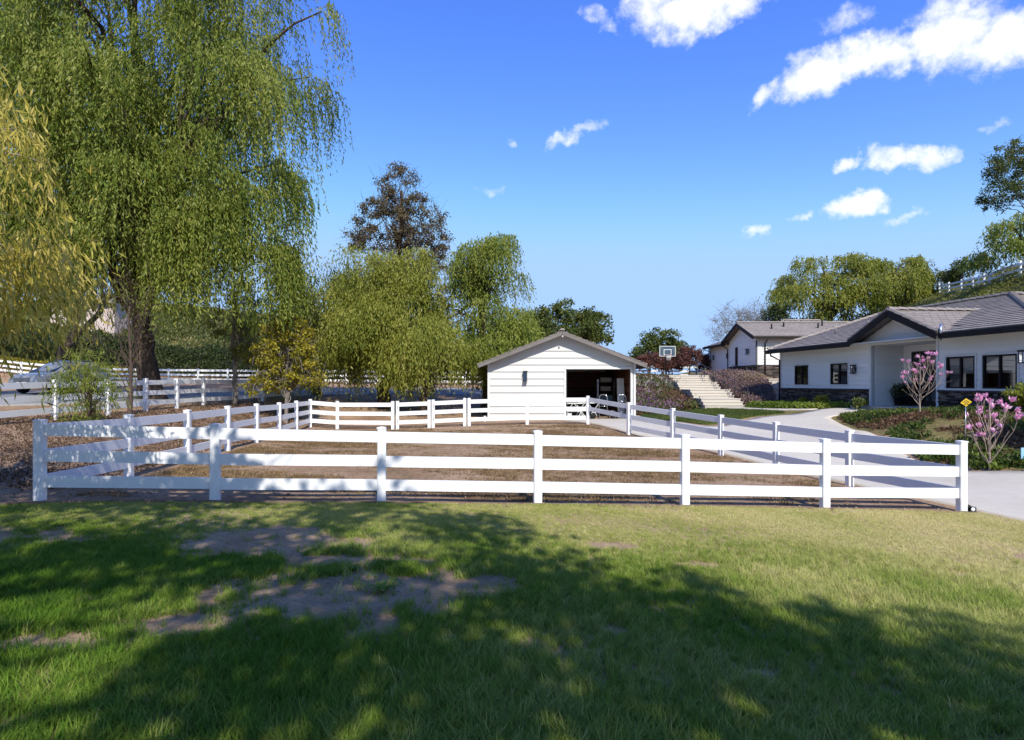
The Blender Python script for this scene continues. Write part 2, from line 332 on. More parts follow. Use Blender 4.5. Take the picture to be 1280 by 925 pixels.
def sheet(name, poly, off, step, mat, skirt=0.12, wob=0.0):
    """a ground covering that follows the terrain, with an edge of its own"""
    P = np.array(poly); x0, y0 = P.min(0); x1, y1 = P.max(0)
    gx, gy = np.meshgrid(np.arange(x0, x1, step), np.arange(y0, y1, step)); gx, gy = gx.ravel(), gy.ravel()
    ins = inpoly(gx, gy, poly); gx, gy = gx[ins], gy[ins]
    d = np.full(len(gx), 9.0)
    for i in range(len(poly)):
        d = np.minimum(d, (gx - poly[i][0]) ** 2 + (gy - poly[i][1]) ** 2)
    ok = d > (step * .45) ** 2; gx, gy = gx[ok], gy[ok]
    pts = [Vector(p) for p in poly] + [Vector((a, b)) for a, b in zip(gx, gy)]
    nb = len(poly)
    r = delaunay_2d_cdt(pts, [(i, (i + 1) % nb) for i in range(nb)], [list(range(nb))], 1, 1e-4)
    V = np.array([(v.x, v.y) for v in r[0]]); fs = [tuple(f) for f in r[2]]
    z = H(V[:, 0], V[:, 1]) + off
    if wob: z = z + wob * fbm(V[:, 0], V[:, 1], 2.2, 5)
    vs = [(a, b, c) for (a, b), c in zip(V, z)]
    bm = bmesh.new(); bv = [bm.verts.new(v) for v in vs]
    for f in fs:
        try: bm.faces.new([bv[i] for i in f])
        except ValueError: pass
    bmesh.ops.recalc_face_normals(bm, faces=bm.faces)
    if sum(f.normal.z for f in bm.faces) < 0: bmesh.ops.reverse_faces(bm, faces=bm.faces)
    for f in bm.faces: f.smooth = True
    ed = [e for e in bm.edges if len(e.link_faces) == 1]
    if skirt:
        g = bmesh.ops.extrude_edge_only(bm, edges=ed)
        for v in [q for q in g['geom'] if isinstance(q, bmesh.types.BMVert)]: v.co.z -= skirt
    me = bpy.data.meshes.new(name); bm.to_mesh(me); bm.free()
    o = link(name, me, mat); o['kind'] = 'structure'; return o

# one ground sheet out to the horizon, finer close by
def axis(fine0, fine1, st, far):
    a = list(np.arange(fine0, fine1 + 1e-6, st)); s = st
    lo = [fine0]; 
    while lo[-1] > -far: s *= 1.35; lo.append(lo[-1] - s)
    s = st; hi = [fine1]
    while hi[-1] < far: s *= 1.35; hi.append(hi[-1] + s)
    return np.array(lo[:0:-1] + a + hi[1:])
ax, ay = axis(-34, 46, 0.45, 1400), axis(-6, 66, 0.45, 1400)
GX, GY = np.meshgrid(ax, ay)
cxl, cyl = np.clip(GX, -110, 110), np.clip(GY, -55, 150)
GZ = H(cxl, cyl)
far = np.maximum(np.abs(GX - cxl), np.abs(GY - cyl)); fade = np.clip(far / 300, 0, 1)
GZ = GZ * (1 - fade) + 0.5 * fade
near = np.clip(1 - np.hypot(GX, GY - 18) / 60, 0, 1)
GZ += 0.012 * near * fbm(GX, GY, 1.6, 3)
nx, ny = len(ax), len(ay)
idx = np.arange(nx * ny).reshape(ny, nx)
quads = np.stack([idx[:-1, :-1], idx[:-1, 1:], idx[1:, 1:], idx[1:, :-1]], -1).reshape(-1, 4)
me = np_mesh('ground', np.stack([GX, GY, GZ], -1).reshape(-1, 3), quads, smooth=True)
green = np.zeros_like(GX)
green = np.maximum(green, np.clip((GX - 21) / 3, 0, 1) * np.clip((GY - 27) / 3, 0, 1))        # grassy hill on the right
green = np.maximum(green, np.clip((GY - 54) / 5, 0, 1))                                      # slope beyond the road
green = np.maximum(green, .75 * np.clip((GX - 11.0) / .6, 0, 1) * np.clip((34 - GY) / 2, 0, 1))  # house bed
pad = inpoly(GX.ravel(), GY.ravel(), [(-6.5, 9.3), (7, 10.6), (6.4, 15), (4.2, 22), (3, 25), (-8, 25.4), (-7, 14)]).reshape(GX.shape)
green = np.maximum(green, np.where(pad, .30, 0))
a = me.attributes.new('green', 'FLOAT', 'POINT'); a.data.foreach_set('value', green.astype(np.float32).ravel())
m, t, b, o_ = new_mat('dry_soil_and_grass')
g = t.nodes.new('ShaderNodeNewGeometry'); vec = g.outputs['Position']
n1 = noise(t, 0.55, 6, .65, vec); n2 = noise(t, 9.0, 5, .7, vec)
f = math_n(t, 'ADD', math_n(t, 'MULTIPLY', n1, .5), math_n(t, 'MULTIPLY', n2, .5))
soil = ramp(t, f, [(0.3, (.11, .062, .034)), (0.44, (.25, .155, .090)), (0.57, (.40, .27, .17)), (0.75, (.54, .39, .27))])
mp = N(t, 'ShaderNodeMapping'); mp.inputs['Scale'].default_value = (1.0, 2.4, 1); t.links.new(vec, mp.inputs[0])
n3 = noise(t, 1.7, 7, .7, mp.outputs[0], .6)
gr = ramp(t, math_n(t, 'ADD', math_n(t, 'MULTIPLY', n2, .6), math_n(t, 'MULTIPLY', n1, .4)), [(0.3, (.065, .062, .020)), (0.5, (.17, .14, .05)), (0.72, (.30, .24, .10))])
at = N(t, 'ShaderNodeAttribute', attribute_name='green')
mk = N(t, 'ShaderNodeMapRange', interpolation_type='SMOOTHSTEP', inp={'From Min': 0.44, 'From Max': 0.60})
t.links.new(math_n(t, 'ADD', n3, math_n(t, 'MULTIPLY', math_n(t, 'SUBTRACT', at.outputs['Fac'], .42), .42)), mk.inputs[0])
mkk = math_n(t, 'MULTIPLY', mk.outputs[0], math_n(t, 'MULTIPLY', at.outputs['Fac'], 2.4, clamp=True))
mm = N(t, 'ShaderNodeMix', data_type='RGBA'); t.links.new(mkk, mm.inputs[0]); t.links.new(soil, mm.inputs[6]); t.links.new(gr, mm.inputs[7])
t.links.new(mm.outputs[2], b.inputs['Base Color']); b.inputs['Roughness'].default_value = .95; b.inputs['Specular IOR Level'].default_value = .15
bn = N(t, 'ShaderNodeBump', inp={'Strength': .9, 'Distance': .05}); t.links.new(math_n(t, 'ADD', noise(t, 7, 7, .75, vec), math_n(t, 'MULTIPLY', noise(t, 38, 3, .7, vec), .4)), bn.inputs['Height']); t.links.new(bn.outputs[0], b.inputs['Normal'])
M['ground'] = m
go = link('ground', me, m); go['kind'] = 'structure'


# ---------------------------------------------------------------- fence lines (plan positions of the posts)
FR = [(-590, 8.9), (-371, 9.16), (-163, 9.42), (32, 9.67), (216, 9.93), (391, 10.19), (562, 10.45)]
FRONT = [(u * Y / F, Y) for u, Y in FR]
LEFT = [FRONT[0]] + [wx_ for wx_ in [(wx(p, 8.9 * (1 + .268 * i)), 8.9 * (1 + .268 * i)) for i, p in ((1, 161), (2, 234.5), (3, 284.5), (4, 320.5), (5, 349), (6, 370.5), (7, 388))]]
def step_line(start, pxs, d):
    out = [start]
    for p, dd in zip(pxs, d):
        k = (p - 640.0) / F; X0, Y0 = out[-1]
        # the point on the bearing k at distance dd from the last post, further away
        A = k * k + 1; B = -2 * (k * X0 + Y0); C = X0 * X0 + Y0 * Y0 - dd * dd
        disc = B * B - 4 * A * C; Y = (-B + math.sqrt(max(disc, 0))) / (2 * A); out.append((k * Y, Y))
    return out
RIGHT = step_line(FRONT[-1], (1062, 970, 901, 841, 786), (2.45, 2.45, 2.45, 2.45, 2.5))
GATE_E = (wx(735, 25.3), 25.3)
# ---------------------------------------------------------------- ground coverings
lawn_poly = smooth_poly([(-5.6, 8.72), (-6.7, 8.3), (-8.6, 6.6), (-11.5, 4), (-12, -7), (0, -8), (10.6, -7), (10.1, 2), (9.0, 6.5), (8.15, 9.4), (7.8, 10.28), (7.2, 10.28), (.4, 9.5)], .3, False)
M['lawnsoil'] = surf('lawn_soil', [(0.25, (.16, .10, .055)), (0.5, (.33, .23, .14)), (0.72, (.48, .355, .235)), (.9, (.58, .45, .31))], 1.6, .95, .12, .9, 40, fine=22)
lawn = sheet('lawn', lawn_poly, 0.03, .3, M['lawnsoil'], .08, .004)
L_edge = [(11.6, -4), (10.5, 2), (9.3, 6.5), (8.35, 9.5), (7.98, 10.5)] + [(x + .22, y + .05) for x, y in RIGHT[1:]] + [(GATE_E[0] + .3, 25.4), (2.45, 28.2), (2.4, 30.25)]
drive_poly = smooth_poly(L_edge + [(6.0, 30.25), (6.3, 28.5), (7.0, 26.2), (7.9, 24.2), (10.3, 26.0), (11.9, 25.9), (13.9, 26.8), (14.05, 24.3), (12.5, 24.2), (11.95, 22.8), (11.5, 20.4), (10.75, 17.3), (10.6, 15.6), (11.2, 14.4), (12.6, 12.7), (15.5, 10.4), (20, 8.2), (26, 6.5), (26, -4)], .3, True)
drive = sheet('driveway', drive_poly, 0.035, .35, M['concrete'], .10)
walk_poly = smooth_poly([(10.0, 31.7), (11.9, 31.5), (12.4, 29.5), (13.4, 27.6), (13.0, 27.0), (11.9, 28.6), (11.2, 30.7)], .25, True)
walk = sheet('path', walk_poly, 0.03, .3, M['concrete'], .08)
road_poly = smooth_poly([(-60, 9), (-36, 16), (-22, 21.0), (-15.2, 24.5), (-12.6, 32), (-8.5, 38.5), (0, 42), (4, 44), (3, 47), (-6, 46), (-14, 43), (-21, 38), (-34, 28), (-60, 19)], .8, True)
road = sheet('road', road_poly, 0.03, .8, M['road'], .06)
isl_poly = smooth_poly([(6.6, 31.3), (9.7, 31.6), (10.6, 30.4), (11.4, 28.2), (11.6, 26.6), (10.2, 26.5), (8.0, 24.9), (7.3, 26.6), (6.7, 28.8)], .25, True)
M['turf'] = surf('short_turf', [(0.25, (.045, .070, .016)), (0.5, (.085, .115, .028)), (.8, (.16, .17, .055))], 2.5, .95, .1, .8, 60, fine=25)
isl = sheet('lawn_island', isl_poly, 0.05, .3, M['turf'], .08)
# thin edging board between the lawn and the dirt
mb = MB(); ep = [(-11.3, 4.3), (-8.7, 6.75), (-6.75, 8.45), (-5.6, 8.86)] + [(FRONT[i][0], FRONT[i][1] - .13) for i in range(1, 7)]
ep = [(a[0] + (b[0] - a[0]) * k / 6, a[1] + (b[1] - a[1]) * k / 6) for a, b in zip(ep[:-1], ep[1:]) for k in range(6)] + [ep[-1]]
for p, q in zip(ep[:-1], ep[1:]): mb.beam((*p, h(*p) + .012), (*q, h(*q) + .012), .02, .07)
tag(mb.obj('lawn_edging', M['edging']), 'thin weathered brown edging board between the lawn and the dirt paddock', 'edging')

# ---------------------------------------------------------------- fences
PW = 0.128
def post_mesh(ht, w=PW):
    mb = MB(); r = w / 2; c = .012
    ring = [(-r + c, -r), (r - c, -r), (r, -r + c), (r, r - c), (r - c, r), (-r + c, r), (-r, r - c), (-r, -r + c)]
    vs = [(x, y, z) for z in (-.25, ht) for x, y in ring]
    mb.add(vs, [(k, (k + 1) % 8, 8 + (k + 1) % 8, 8 + k) for k in range(8)] + [tuple(range(8, 16))])
    return mb.mesh('post')
def cap_mesh(w=PW):
    mb = MB(); r = w / 2 + .003
    mb.box(-r, r, -r, r, 0, .018)
    mb.add([(-r, -r, .018), (r, -r, .018), (r, r, .018), (-r, r, .018), (0, 0, .032)], [(0, 1, 4), (1, 2, 4), (2, 3, 4), (3, 0, 4)])
    return mb.mesh('cap')
CAP = cap_mesh(); POSTS = {}
RAILS = [(1.005, .165), (.635, .165), (.272, .165)]
def fence(name, label, pts, group, first=True, last=True, ht=1.13, rails=RAILS, base=None, mat='vinyl', brackets=False, jit=0.0, thick=.045):
    z0 = [h(*p) for p in pts] if base is None else base
    root = empty(name, (pts[0][0], pts[0][1], z0[0])); tag(root, label, 'fence', group); O = Vector((pts[0][0], pts[0][1], z0[0]))
    rng = random.Random(len(label))
    for i, p in enumerate(pts):
        if (i == 0 and not first) or (i == len(pts) - 1 and not last): continue
        key = round(ht, 3)
        if key not in POSTS: POSTS[key] = post_mesh(ht)
        a, b_ = pts[max(i - 1, 0)], pts[min(i + 1, len(pts) - 1)]
        rz = math.atan2(b_[1] - a[1], b_[0] - a[0])
        o = link('post', POSTS[key], M[mat], root, Vector((p[0], p[1], z0[i])) - O, rz)
        o.rotation_euler = (rng.uniform(-.006, .006), rng.uniform(-.006, .006), rz)
        c = link('cap', CAP, M[mat], root, Vector((p[0], p[1], z0[i] + ht)) - O, rz)
    for i in range(len(pts) - 1):
        A = Vector((pts[i][0], pts[i][1], z0[i])); B = Vector((pts[i + 1][0], pts[i + 1][1], z0[i + 1])); d = (B - A).normalized()
        for zr, hr in rails:
            mb = MB(); j = rng.uniform(-.006, .006)
            s = .052 if (i > 0 or first) else -.02; e = .052 if (i < len(pts) - 2 or last) else -.02
            mb.beam(A + d * s - O + Vector((0, 0, zr + j)), B - d * e - O + Vector((0, 0, zr - j)), thick, hr)
            mb.obj('rail', M[mat], root)
    return root
fg = 'white vinyl rail fences round the paddock'
zF = [h(*p) for p in FRONT]; zF[-1] += .05
fence('rail_fence', 'white three rail fence standing along the edge of the green lawn', FRONT, fg, base=zF)
fence('rail_fence', 'white three rail fence on the paddock side below the road', LEFT, fg, first=False, base=[h(*p) for p in LEFT])
fence('rail_fence', 'white three rail fence in shade curving along the concrete driveway', RIGHT, fg, first=False, base=[zF[-1]] + [h(*p) for p in RIGHT[1:]])
# back run with its gates
YB = 25.62
bx = lambda px: (wx(px, YB), YB)
fence('rail_fence', 'short white rail fence run in front of the pepper trees', [LEFT[-1], bx(421.8), bx(491)], fg, first=False)
fence('rail_fence', 'white rail fence run across the front of the pale barn', [bx(586.5), bx(659), GATE_E], fg)
def gate(label, a, b_, rails, posts=True):
    z = [h(*a), h(*b_)]; root = empty('fence_gate', (*a, z[0])); tag(root, label, 'gate', 'gates in the paddock fence'); O = Vector((*a, z[0]))
    A, B = Vector((*a, z[0])), Vector((*b_, z[1])); d = (B - A).normalized(); rz = math.atan2(d.y, d.x)
    for P in ((A, B) if posts else ()):
        if 1.13 not in POSTS: POSTS[1.13] = post_mesh(1.13)
        link('gate_stile', POSTS[1.13], M['vinyl'], root, P - O, rz); link('cap', CAP, M['vinyl'], root, P - O + Vector((0, 0, 1.13)), rz)
    for zr, hr in rails:
        MB().beam(A + d * (.066 if not posts else .052) - O + Vector((0, 0, zr)), B - d * (.066 if not posts else .052) - O + Vector((0, 0, zr)), .042, hr).obj('rail', M['vinyl'], root)
    for zr in (.34, .9):
        q = A + d * .02 - O + Vector((0, 0, zr)); n_ = Vector((d.y, -d.x, 0)) * .066
        MB().beam(q + n_ - Vector((0, 0, .07)), q + n_ + Vector((0, 0, .07)), .05, .012, up=(d.x, d.y, 0)).obj('hinge', M['black'], root)
    return root
gate('white paddock gate hung beside the short fence run by the pepper trees', bx(497), bx(536.5), RAILS)
gate('white paddock gate between the other gate and the barn side fence', bx(541.5), bx(581), RAILS)
gate('two rail white gate in shade at the barn end of the driveway', GATE_E, RIGHT[-1], RAILS[:2], False)
# fence beside the road on the left
YL = [12.2, 13.5, 15.7, 17.9, 20.0, 22.0, 23.9, 25.7, 28.0, 30.3, 32.6]
RL = [(-13.3, 12.2)] + [(-13.25, 13.5 + 0.0)] + [(-13.2, 15.7)] + [(wx(p, Y), Y) for p, Y in ((69, 17.9), (135, 20.0), (182, 22.0), (221, 23.9), (254, 25.7), (293, 28.0), (328, 30.3), (360, 32.6))]
RL = RL[2:]
fence('rail_fence', 'white three rail fence behind the young shrub, near side of the road', RL, 'white vinyl rail fences by the road')
FAR = [(-47 + 2.4 * i, 50.5 - .02 * i) for i in range(20)]
fence('rail_fence', 'distant white rail fence along the far side of the road', FAR, 'white vinyl rail fences by the road')
TER = [(8.0 + 2.3 * i, 57 + .25 * i) for i in range(6)]
fence('rail_fence', 'small white fence behind the basketball hoop', TER, 'white fences on the hill')
HF = [(43.3, 62.6), (41.6, 60.5), (40.9, 58.2), (40.4, 55.9), (39.6, 53.4), (38.3, 51.0), (37.0, 48.7), (35.6, 46.3), (34.6, 43.8), (33.7, 41.2), (33.0, 38.6), (32.6, 36.0)]
fence('rail_fence', 'white fence running up the grassy hill behind the tiled roof', HF, 'white fences on the hill', ht=1.2)

# ---------------------------------------------------------------- building helpers
def V3(*a): return Vector(a)
def wall_pieces(us, zs, openings):
    for i in range(len(us) - 1):
        for j in range(len(zs) - 1):
            uc, zc = (us[i] + us[i + 1]) / 2, (zs[j] + zs[j + 1]) / 2
            if any(a < uc < b and c < zc < d for a, b, c, d in openings): continue
            yield us[i], us[i + 1], zs[j], zs[j + 1]
def backing(name, parent, O, a, n, Wd, z0, z1, openings, mat, thick=.12, gable=None):
    us = sorted({0, Wd, *[u for o in openings for u in o[:2] if 0 < u < Wd]}); zs = sorted({z0, z1, *[z for o in openings for z in o[2:] if z0 < z < z1]})
    mb = MB()
    for u0, u1, c, d in wall_pieces(us, zs, openings):
        P = lambda u, z, f: O + a * u + n * f + V3(0, 0, z)
        mb.hexa([P(u0, c, 0), P(u1, c, 0), P(u1, c, -thick), P(u0, c, -thick), P(u0, d, 0), P(u1, d, 0), P(u1, d, -thick), P(u0, d, -thick)])
    if gable:
        pu, pz, sl = gable; hw = (pz - z1) / sl
        P = lambda u, z, f: O + a * u + n * f + V3(0, 0, z)
        u0, u1 = max(0, pu - hw), min(Wd, pu + hw)
        mb.add([P(u0, z1 + .002, 0), P(u1, z1 + .002, 0), P(pu, pz, 0), P(u0, z1 + .002, -thick), P(u1, z1 + .002, -thick), P(pu, pz, -thick)], [(0, 1, 2), (5, 4, 3), (0, 3, 4, 1), (1, 4, 5, 2), (2, 5, 3, 0)])
    return mb.obj(name, mat, parent)
def siding(parent, O, a, n, u_lo, u_hi, z0, z1, openings, expo, mat, gable=None, rng=None):
    rng = rng or random.Random(4); z = z0
    while z < z1 - .03:
        zt = min(z + expo, z1); cuts = sorted({z, zt, *[q for o in openings for q in o[2:] if z + .02 < q < zt - .02]})
        for zb_, zt_ in zip(cuts[:-1], cuts[1:]):
            segs = [(u_lo, u_hi)]
            for o in openings:
                if o[2] < (zb_ + zt_) / 2 < o[3]:
                    ns = []
                    for s0, s1 in segs:
                        if o[1] <= s0 or o[0] >= s1: ns.append((s0, s1)); continue
                        if o[0] > s0: ns.append((s0, o[0]))
                        if o[1] < s1: ns.append((o[1], s1))
                    segs = ns
            for s0, s1 in segs:
                b0, b1, t0, t1 = s0, s1, s0, s1
                if gable:
                    pu, pz, sl = gable
                    hb, ht_ = max((pz - zb_) / sl, 0), max((pz - zt_) / sl, 0)
                    b0, b1, t0, t1 = max(s0, pu - hb), min(s1, pu + hb), max(s0, pu - ht_), min(s1, pu + ht_)
                    if b1 - b0 < .05: continue
                    if t1 < t0: t0 = t1 = (t0 + t1) / 2
                lap = .028 if expo < .25 else .040; fb = .010 + lap - lap * (zb_ - z) / expo; ft = .010 + lap - lap * (zt_ - z) / expo
                P = lambda u, q, f: O + a * u + n * f + V3(0, 0, q)
                mb = MB(); mb.hexa([P(b0, zb_, fb), P(b1, zb_, fb), P(b1, zb_, .001), P(b0, zb_, .001), P(t0, zt_ , ft), P(t1, zt_, ft), P(t1, zt_, .001), P(t0, zt_, .001)], rng.random())
                mb.obj('siding_board', mat, parent)
        z += expo
def window(parent, O, a, n, u0, u1, z0, z1, mullions=1, cross=False, blind=0.0, trim=.07, name='window'):
    P = lambda u, z, f: O + a * u + n * f + V3(0, 0, z)
    def bar(mb, u0, u1, z0, z1, f0, f1):
        mb.hexa([P(u0, z0, f1), P(u1, z0, f1), P(u1, z0, f0), P(u0, z0, f0), P(u0, z1, f1), P(u1, z1, f1), P(u1, z1, f0), P(u0, z1, f0)])
    def ring(u0, u1, z0, z1, w, f0, f1):
        mb = MB(); bar(mb, u0, u1, z0, z0 + w, f0, f1); bar(mb, u0, u1, z1 - w, z1, f0, f1); bar(mb, u0, u0 + w, z0 + w, z1 - w, f0, f1); bar(mb, u1 - w, u1, z0 + w, z1 - w, f0, f1); return mb
    fr = ring(u0, u1, z0, z1, .055, -.05, .035); 
    iw = (u1 - u0 - .11)
    for k in range(mullions): 
        c = u0 + .055 + iw * (k + 1) / (mullions + 1); bar(fr, c - .03, c + .03, z0 + .055, z1 - .055, -.045, .03)
    if cross: bar(fr, u0 + .055, u1 - .055, (z0 + z1) / 2 - .015, (z0 + z1) / 2 + .015, -.04, .02)
    w = fr.obj(name, M['darkmetal'], parent)
    if trim: ring(u0 - trim, u1 + trim, z0 - trim, z1 + trim, trim - .003, .002, .042).obj('casing', M['trim'], w)
    for k in range(mullions + 1):
        a0 = u0 + .055 + iw * k / (mullions + 1) + (.03 if k else 0); a1 = u0 + .055 + iw * (k + 1) / (mullions + 1) - (.03 if k < mullions else 0)
        MB().add([P(a0, z0 + .055, -.015), P(a1, z0 + .055, -.015), P(a1, z1 - .055, -.015), P(a0, z1 - .055, -.015)], [(0, 1, 2, 3)]).obj('pane', M['glass'], w)
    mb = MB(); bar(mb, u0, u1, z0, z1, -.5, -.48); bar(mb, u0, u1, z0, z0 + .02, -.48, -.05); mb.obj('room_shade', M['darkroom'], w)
    if blind:
        zt = z1 - .05; zb = z1 - blind * (z1 - z0)
        mb = MB(); q = zt
        while q > zb:
            mb.hexa([P(u0 + .04, q - .045, -.075), P(u1 - .04, q - .045, -.075), P(u1 - .04, q - .045, -.09), P(u0 + .04, q - .045, -.09), P(u0 + .04, q, -.085), P(u1 - .04, q, -.085), P(u1 - .04, q, -.1), P(u0 + .04, q, -.1)]); q -= .05
        bl = mb.obj('blind', M['blind'], w)
    return w
def tiles(parent, name, E0, E1, R1, R0, course=.33, tw=.30, mat='roof', seed=1, thick=.012):
    """overlapping flat concrete tiles on the plane eave E0-E1, ridge R0-R1"""
    E0, E1, R0, R1 = map(Vector, (E0, E1, R0, R1)); nrm = (E1 - E0).cross(R0 - E0).normalized()
    if nrm.z < 0: nrm = -nrm
    L = ((R0 - E0).length + (R1 - E1).length) / 2; nc = max(2, int(round(L / course))); rng = random.Random(seed); mb = MB()
    for i in range(nc):
        v0, v1 = i / nc, min((i + 1.12) / nc, 1.0)
        A0, A1 = E0.lerp(R0, v0), E1.lerp(R1, v0); B0, B1 = E0.lerp(R0, v1), E1.lerp(R1, v1)
        nt_ = max(1, int(round((A1 - A0).length / tw))); off = .5 if i % 2 else 0
        ks = [0] + [(k + off) / nt_ for k in range(1 if not off else 0, nt_)] + [1]
        ks = sorted(set(k for k in ks if 0 <= k <= 1))
        for k0, k1 in zip(ks[:-1], ks[1:]):
            if k1 - k0 < 1e-4: continue
            g_ = .006 / max((A1 - A0).length, .1); k0g, k1g = k0 + g_, k1 - g_; j = rng.uniform(0, .008)
            a0, a1, b0, b1 = A0.lerp(A1, k0g), A0.lerp(A1, k1g), B0.lerp(B1, k0g), B0.lerp(B1, k1g)
            lo, hi_ = nrm * .004, nrm * (thick + .028 + j); hib = nrm * (.016 + j * .3)
            mb.hexa([a0 + lo, a1 + lo, b1 + nrm * .002, b0 + nrm * .002, a0 + hi_, a1 + hi_, b1 + hib, b0 + hib], rng.random())
    o = mb.obj(name, M[mat], parent); o['kind'] = 'stuff'; return o
def ridge_caps(parent, A, B, w=.24, seed=2, rise=.07, mat='roof'):
    A, B = Vector(A), Vector(B); d = (B - A); n_ = max(1, int(d.length / .38)); u = d.normalized(); s = u.cross(V3(0, 0, 1)).normalized(); up = s.cross(u); rng = random.Random(seed); mb = MB()
    for i in range(n_):
        p, q = A + d * (i / n_), A + d * ((i + 1.06) / n_); t_ = rng.random(); l1, l2 = .035, .005
        ring = lambda c, l: [c - s * w / 2 + up * (l - .02), c + s * w / 2 + up * (l - .02), c + s * w * .28 + up * (l + rise), c - s * w * .28 + up * (l + rise)]
        mb.hexa(ring(p, l1) + ring(q, l2), t_)
    o = mb.obj('ridge_tiles', M[mat], parent); o['kind'] = 'stuff'; return o
def slab(mb, pts, th):
    """closed plate: pts is the top outline (counter-clockwise from above), th its thickness"""
    n_ = len(pts); P = [Vector(p) for p in pts]; Q = [p - V3(0, 0, th) for p in P]
    mb.add(P + Q, [tuple(range(n_)), tuple(reversed(range(n_, 2 * n_)))] + [(k, n_ + k, n_ + (k + 1) % n_, (k + 1) % n_) for k in range(n_)]); return mb
def stone_band(parent, O, a, n, u0, u1, z0, z1, seed=3):
    rng = random.Random(seed); mb = MB(); z = z0
    P = lambda u, q, f: O + a * u + n * f + V3(0, 0, q)
    while z < z1 - .01:
        hh = min(rng.choice((.045, .06, .075, .09)), z1 - z); u = u0
        while u < u1 - .001:
            l = min(rng.uniform(.12, .42), u1 - u); f = rng.uniform(.03, .095); g_ = .004
            mb.hexa([P(u + g_, z + g_, f), P(u + l - g_, z + g_, f + rng.uniform(-.008, .008)), P(u + l, z + g_, .001), P(u, z + g_, .001), P(u + g_, z + hh - g_, f - rng.uniform(0, .012)), P(u + l - g_, z + hh - g_, f - rng.uniform(0, .012)), P(u + l, z + hh - g_, .001), P(u, z + hh - g_, .001)], rng.random())
            u += l
        z += hh
    o = mb.obj('stone_veneer', M['stone'], parent); o['kind'] = 'stuff'
    cap = MB().hexa([P(u0, z1 + .002, .12), P(u1, z1 + .002, .12), P(u1, z1 + .002, .0), P(u0, z1 + .002, .0), P(u0, z1 + .05, .10), P(u1, z1 + .05, .10), P(u1, z1 + .065, 0), P(u0, z1 + .065, 0)]).obj('stone_ledge', M['stone'], parent)
def lantern(parent, p, n, s=1.0):
    """black box lantern on a wall plate"""
    p = Vector(p); n = Vector(n); a = n.cross(V3(0, 0, 1))
    r = MB(); r.beam(p + n * .015 - V3(0, 0, .09 * s), p + n * .015 + V3(0, 0, .09 * s), .09 * s, .03, up=n)
    c = p + n * .12 * s
    for sx in (-1, 1):
        for sy in (-1, 1):
            q = c + a * sx * .06 * s + n * sy * .06 * s; r.beam(q - V3(0, 0, .17 * s), q + V3(0, 0, .13 * s), .015, .015, up=n)
    r.beam(c + V3(0, 0, .13 * s), c + V3(0, 0, .18 * s), .16 * s, .16 * s, up=n); r.beam(c - V3(0, 0, .19 * s), c - V3(0, 0, .165 * s), .15 * s, .15 * s, up=n)
    r.beam(p + n * .02 + V3(0, 0, .15 * s), c + V3(0, 0, .15 * s), .02, .02)
    o = r.obj('wall_lantern', M['black'], parent)
    g_ = MB(); g_.beam(c - V3(0, 0, .16 * s), c + V3(0, 0, .125 * s), .1 * s, .1 * s, up=n); g_.obj('lantern_glass', M['autoglass'], o)
    return o
X_, Y_, Z_ = V3(1, 0, 0), V3(0, 1, 0), V3(0, 0, 1)

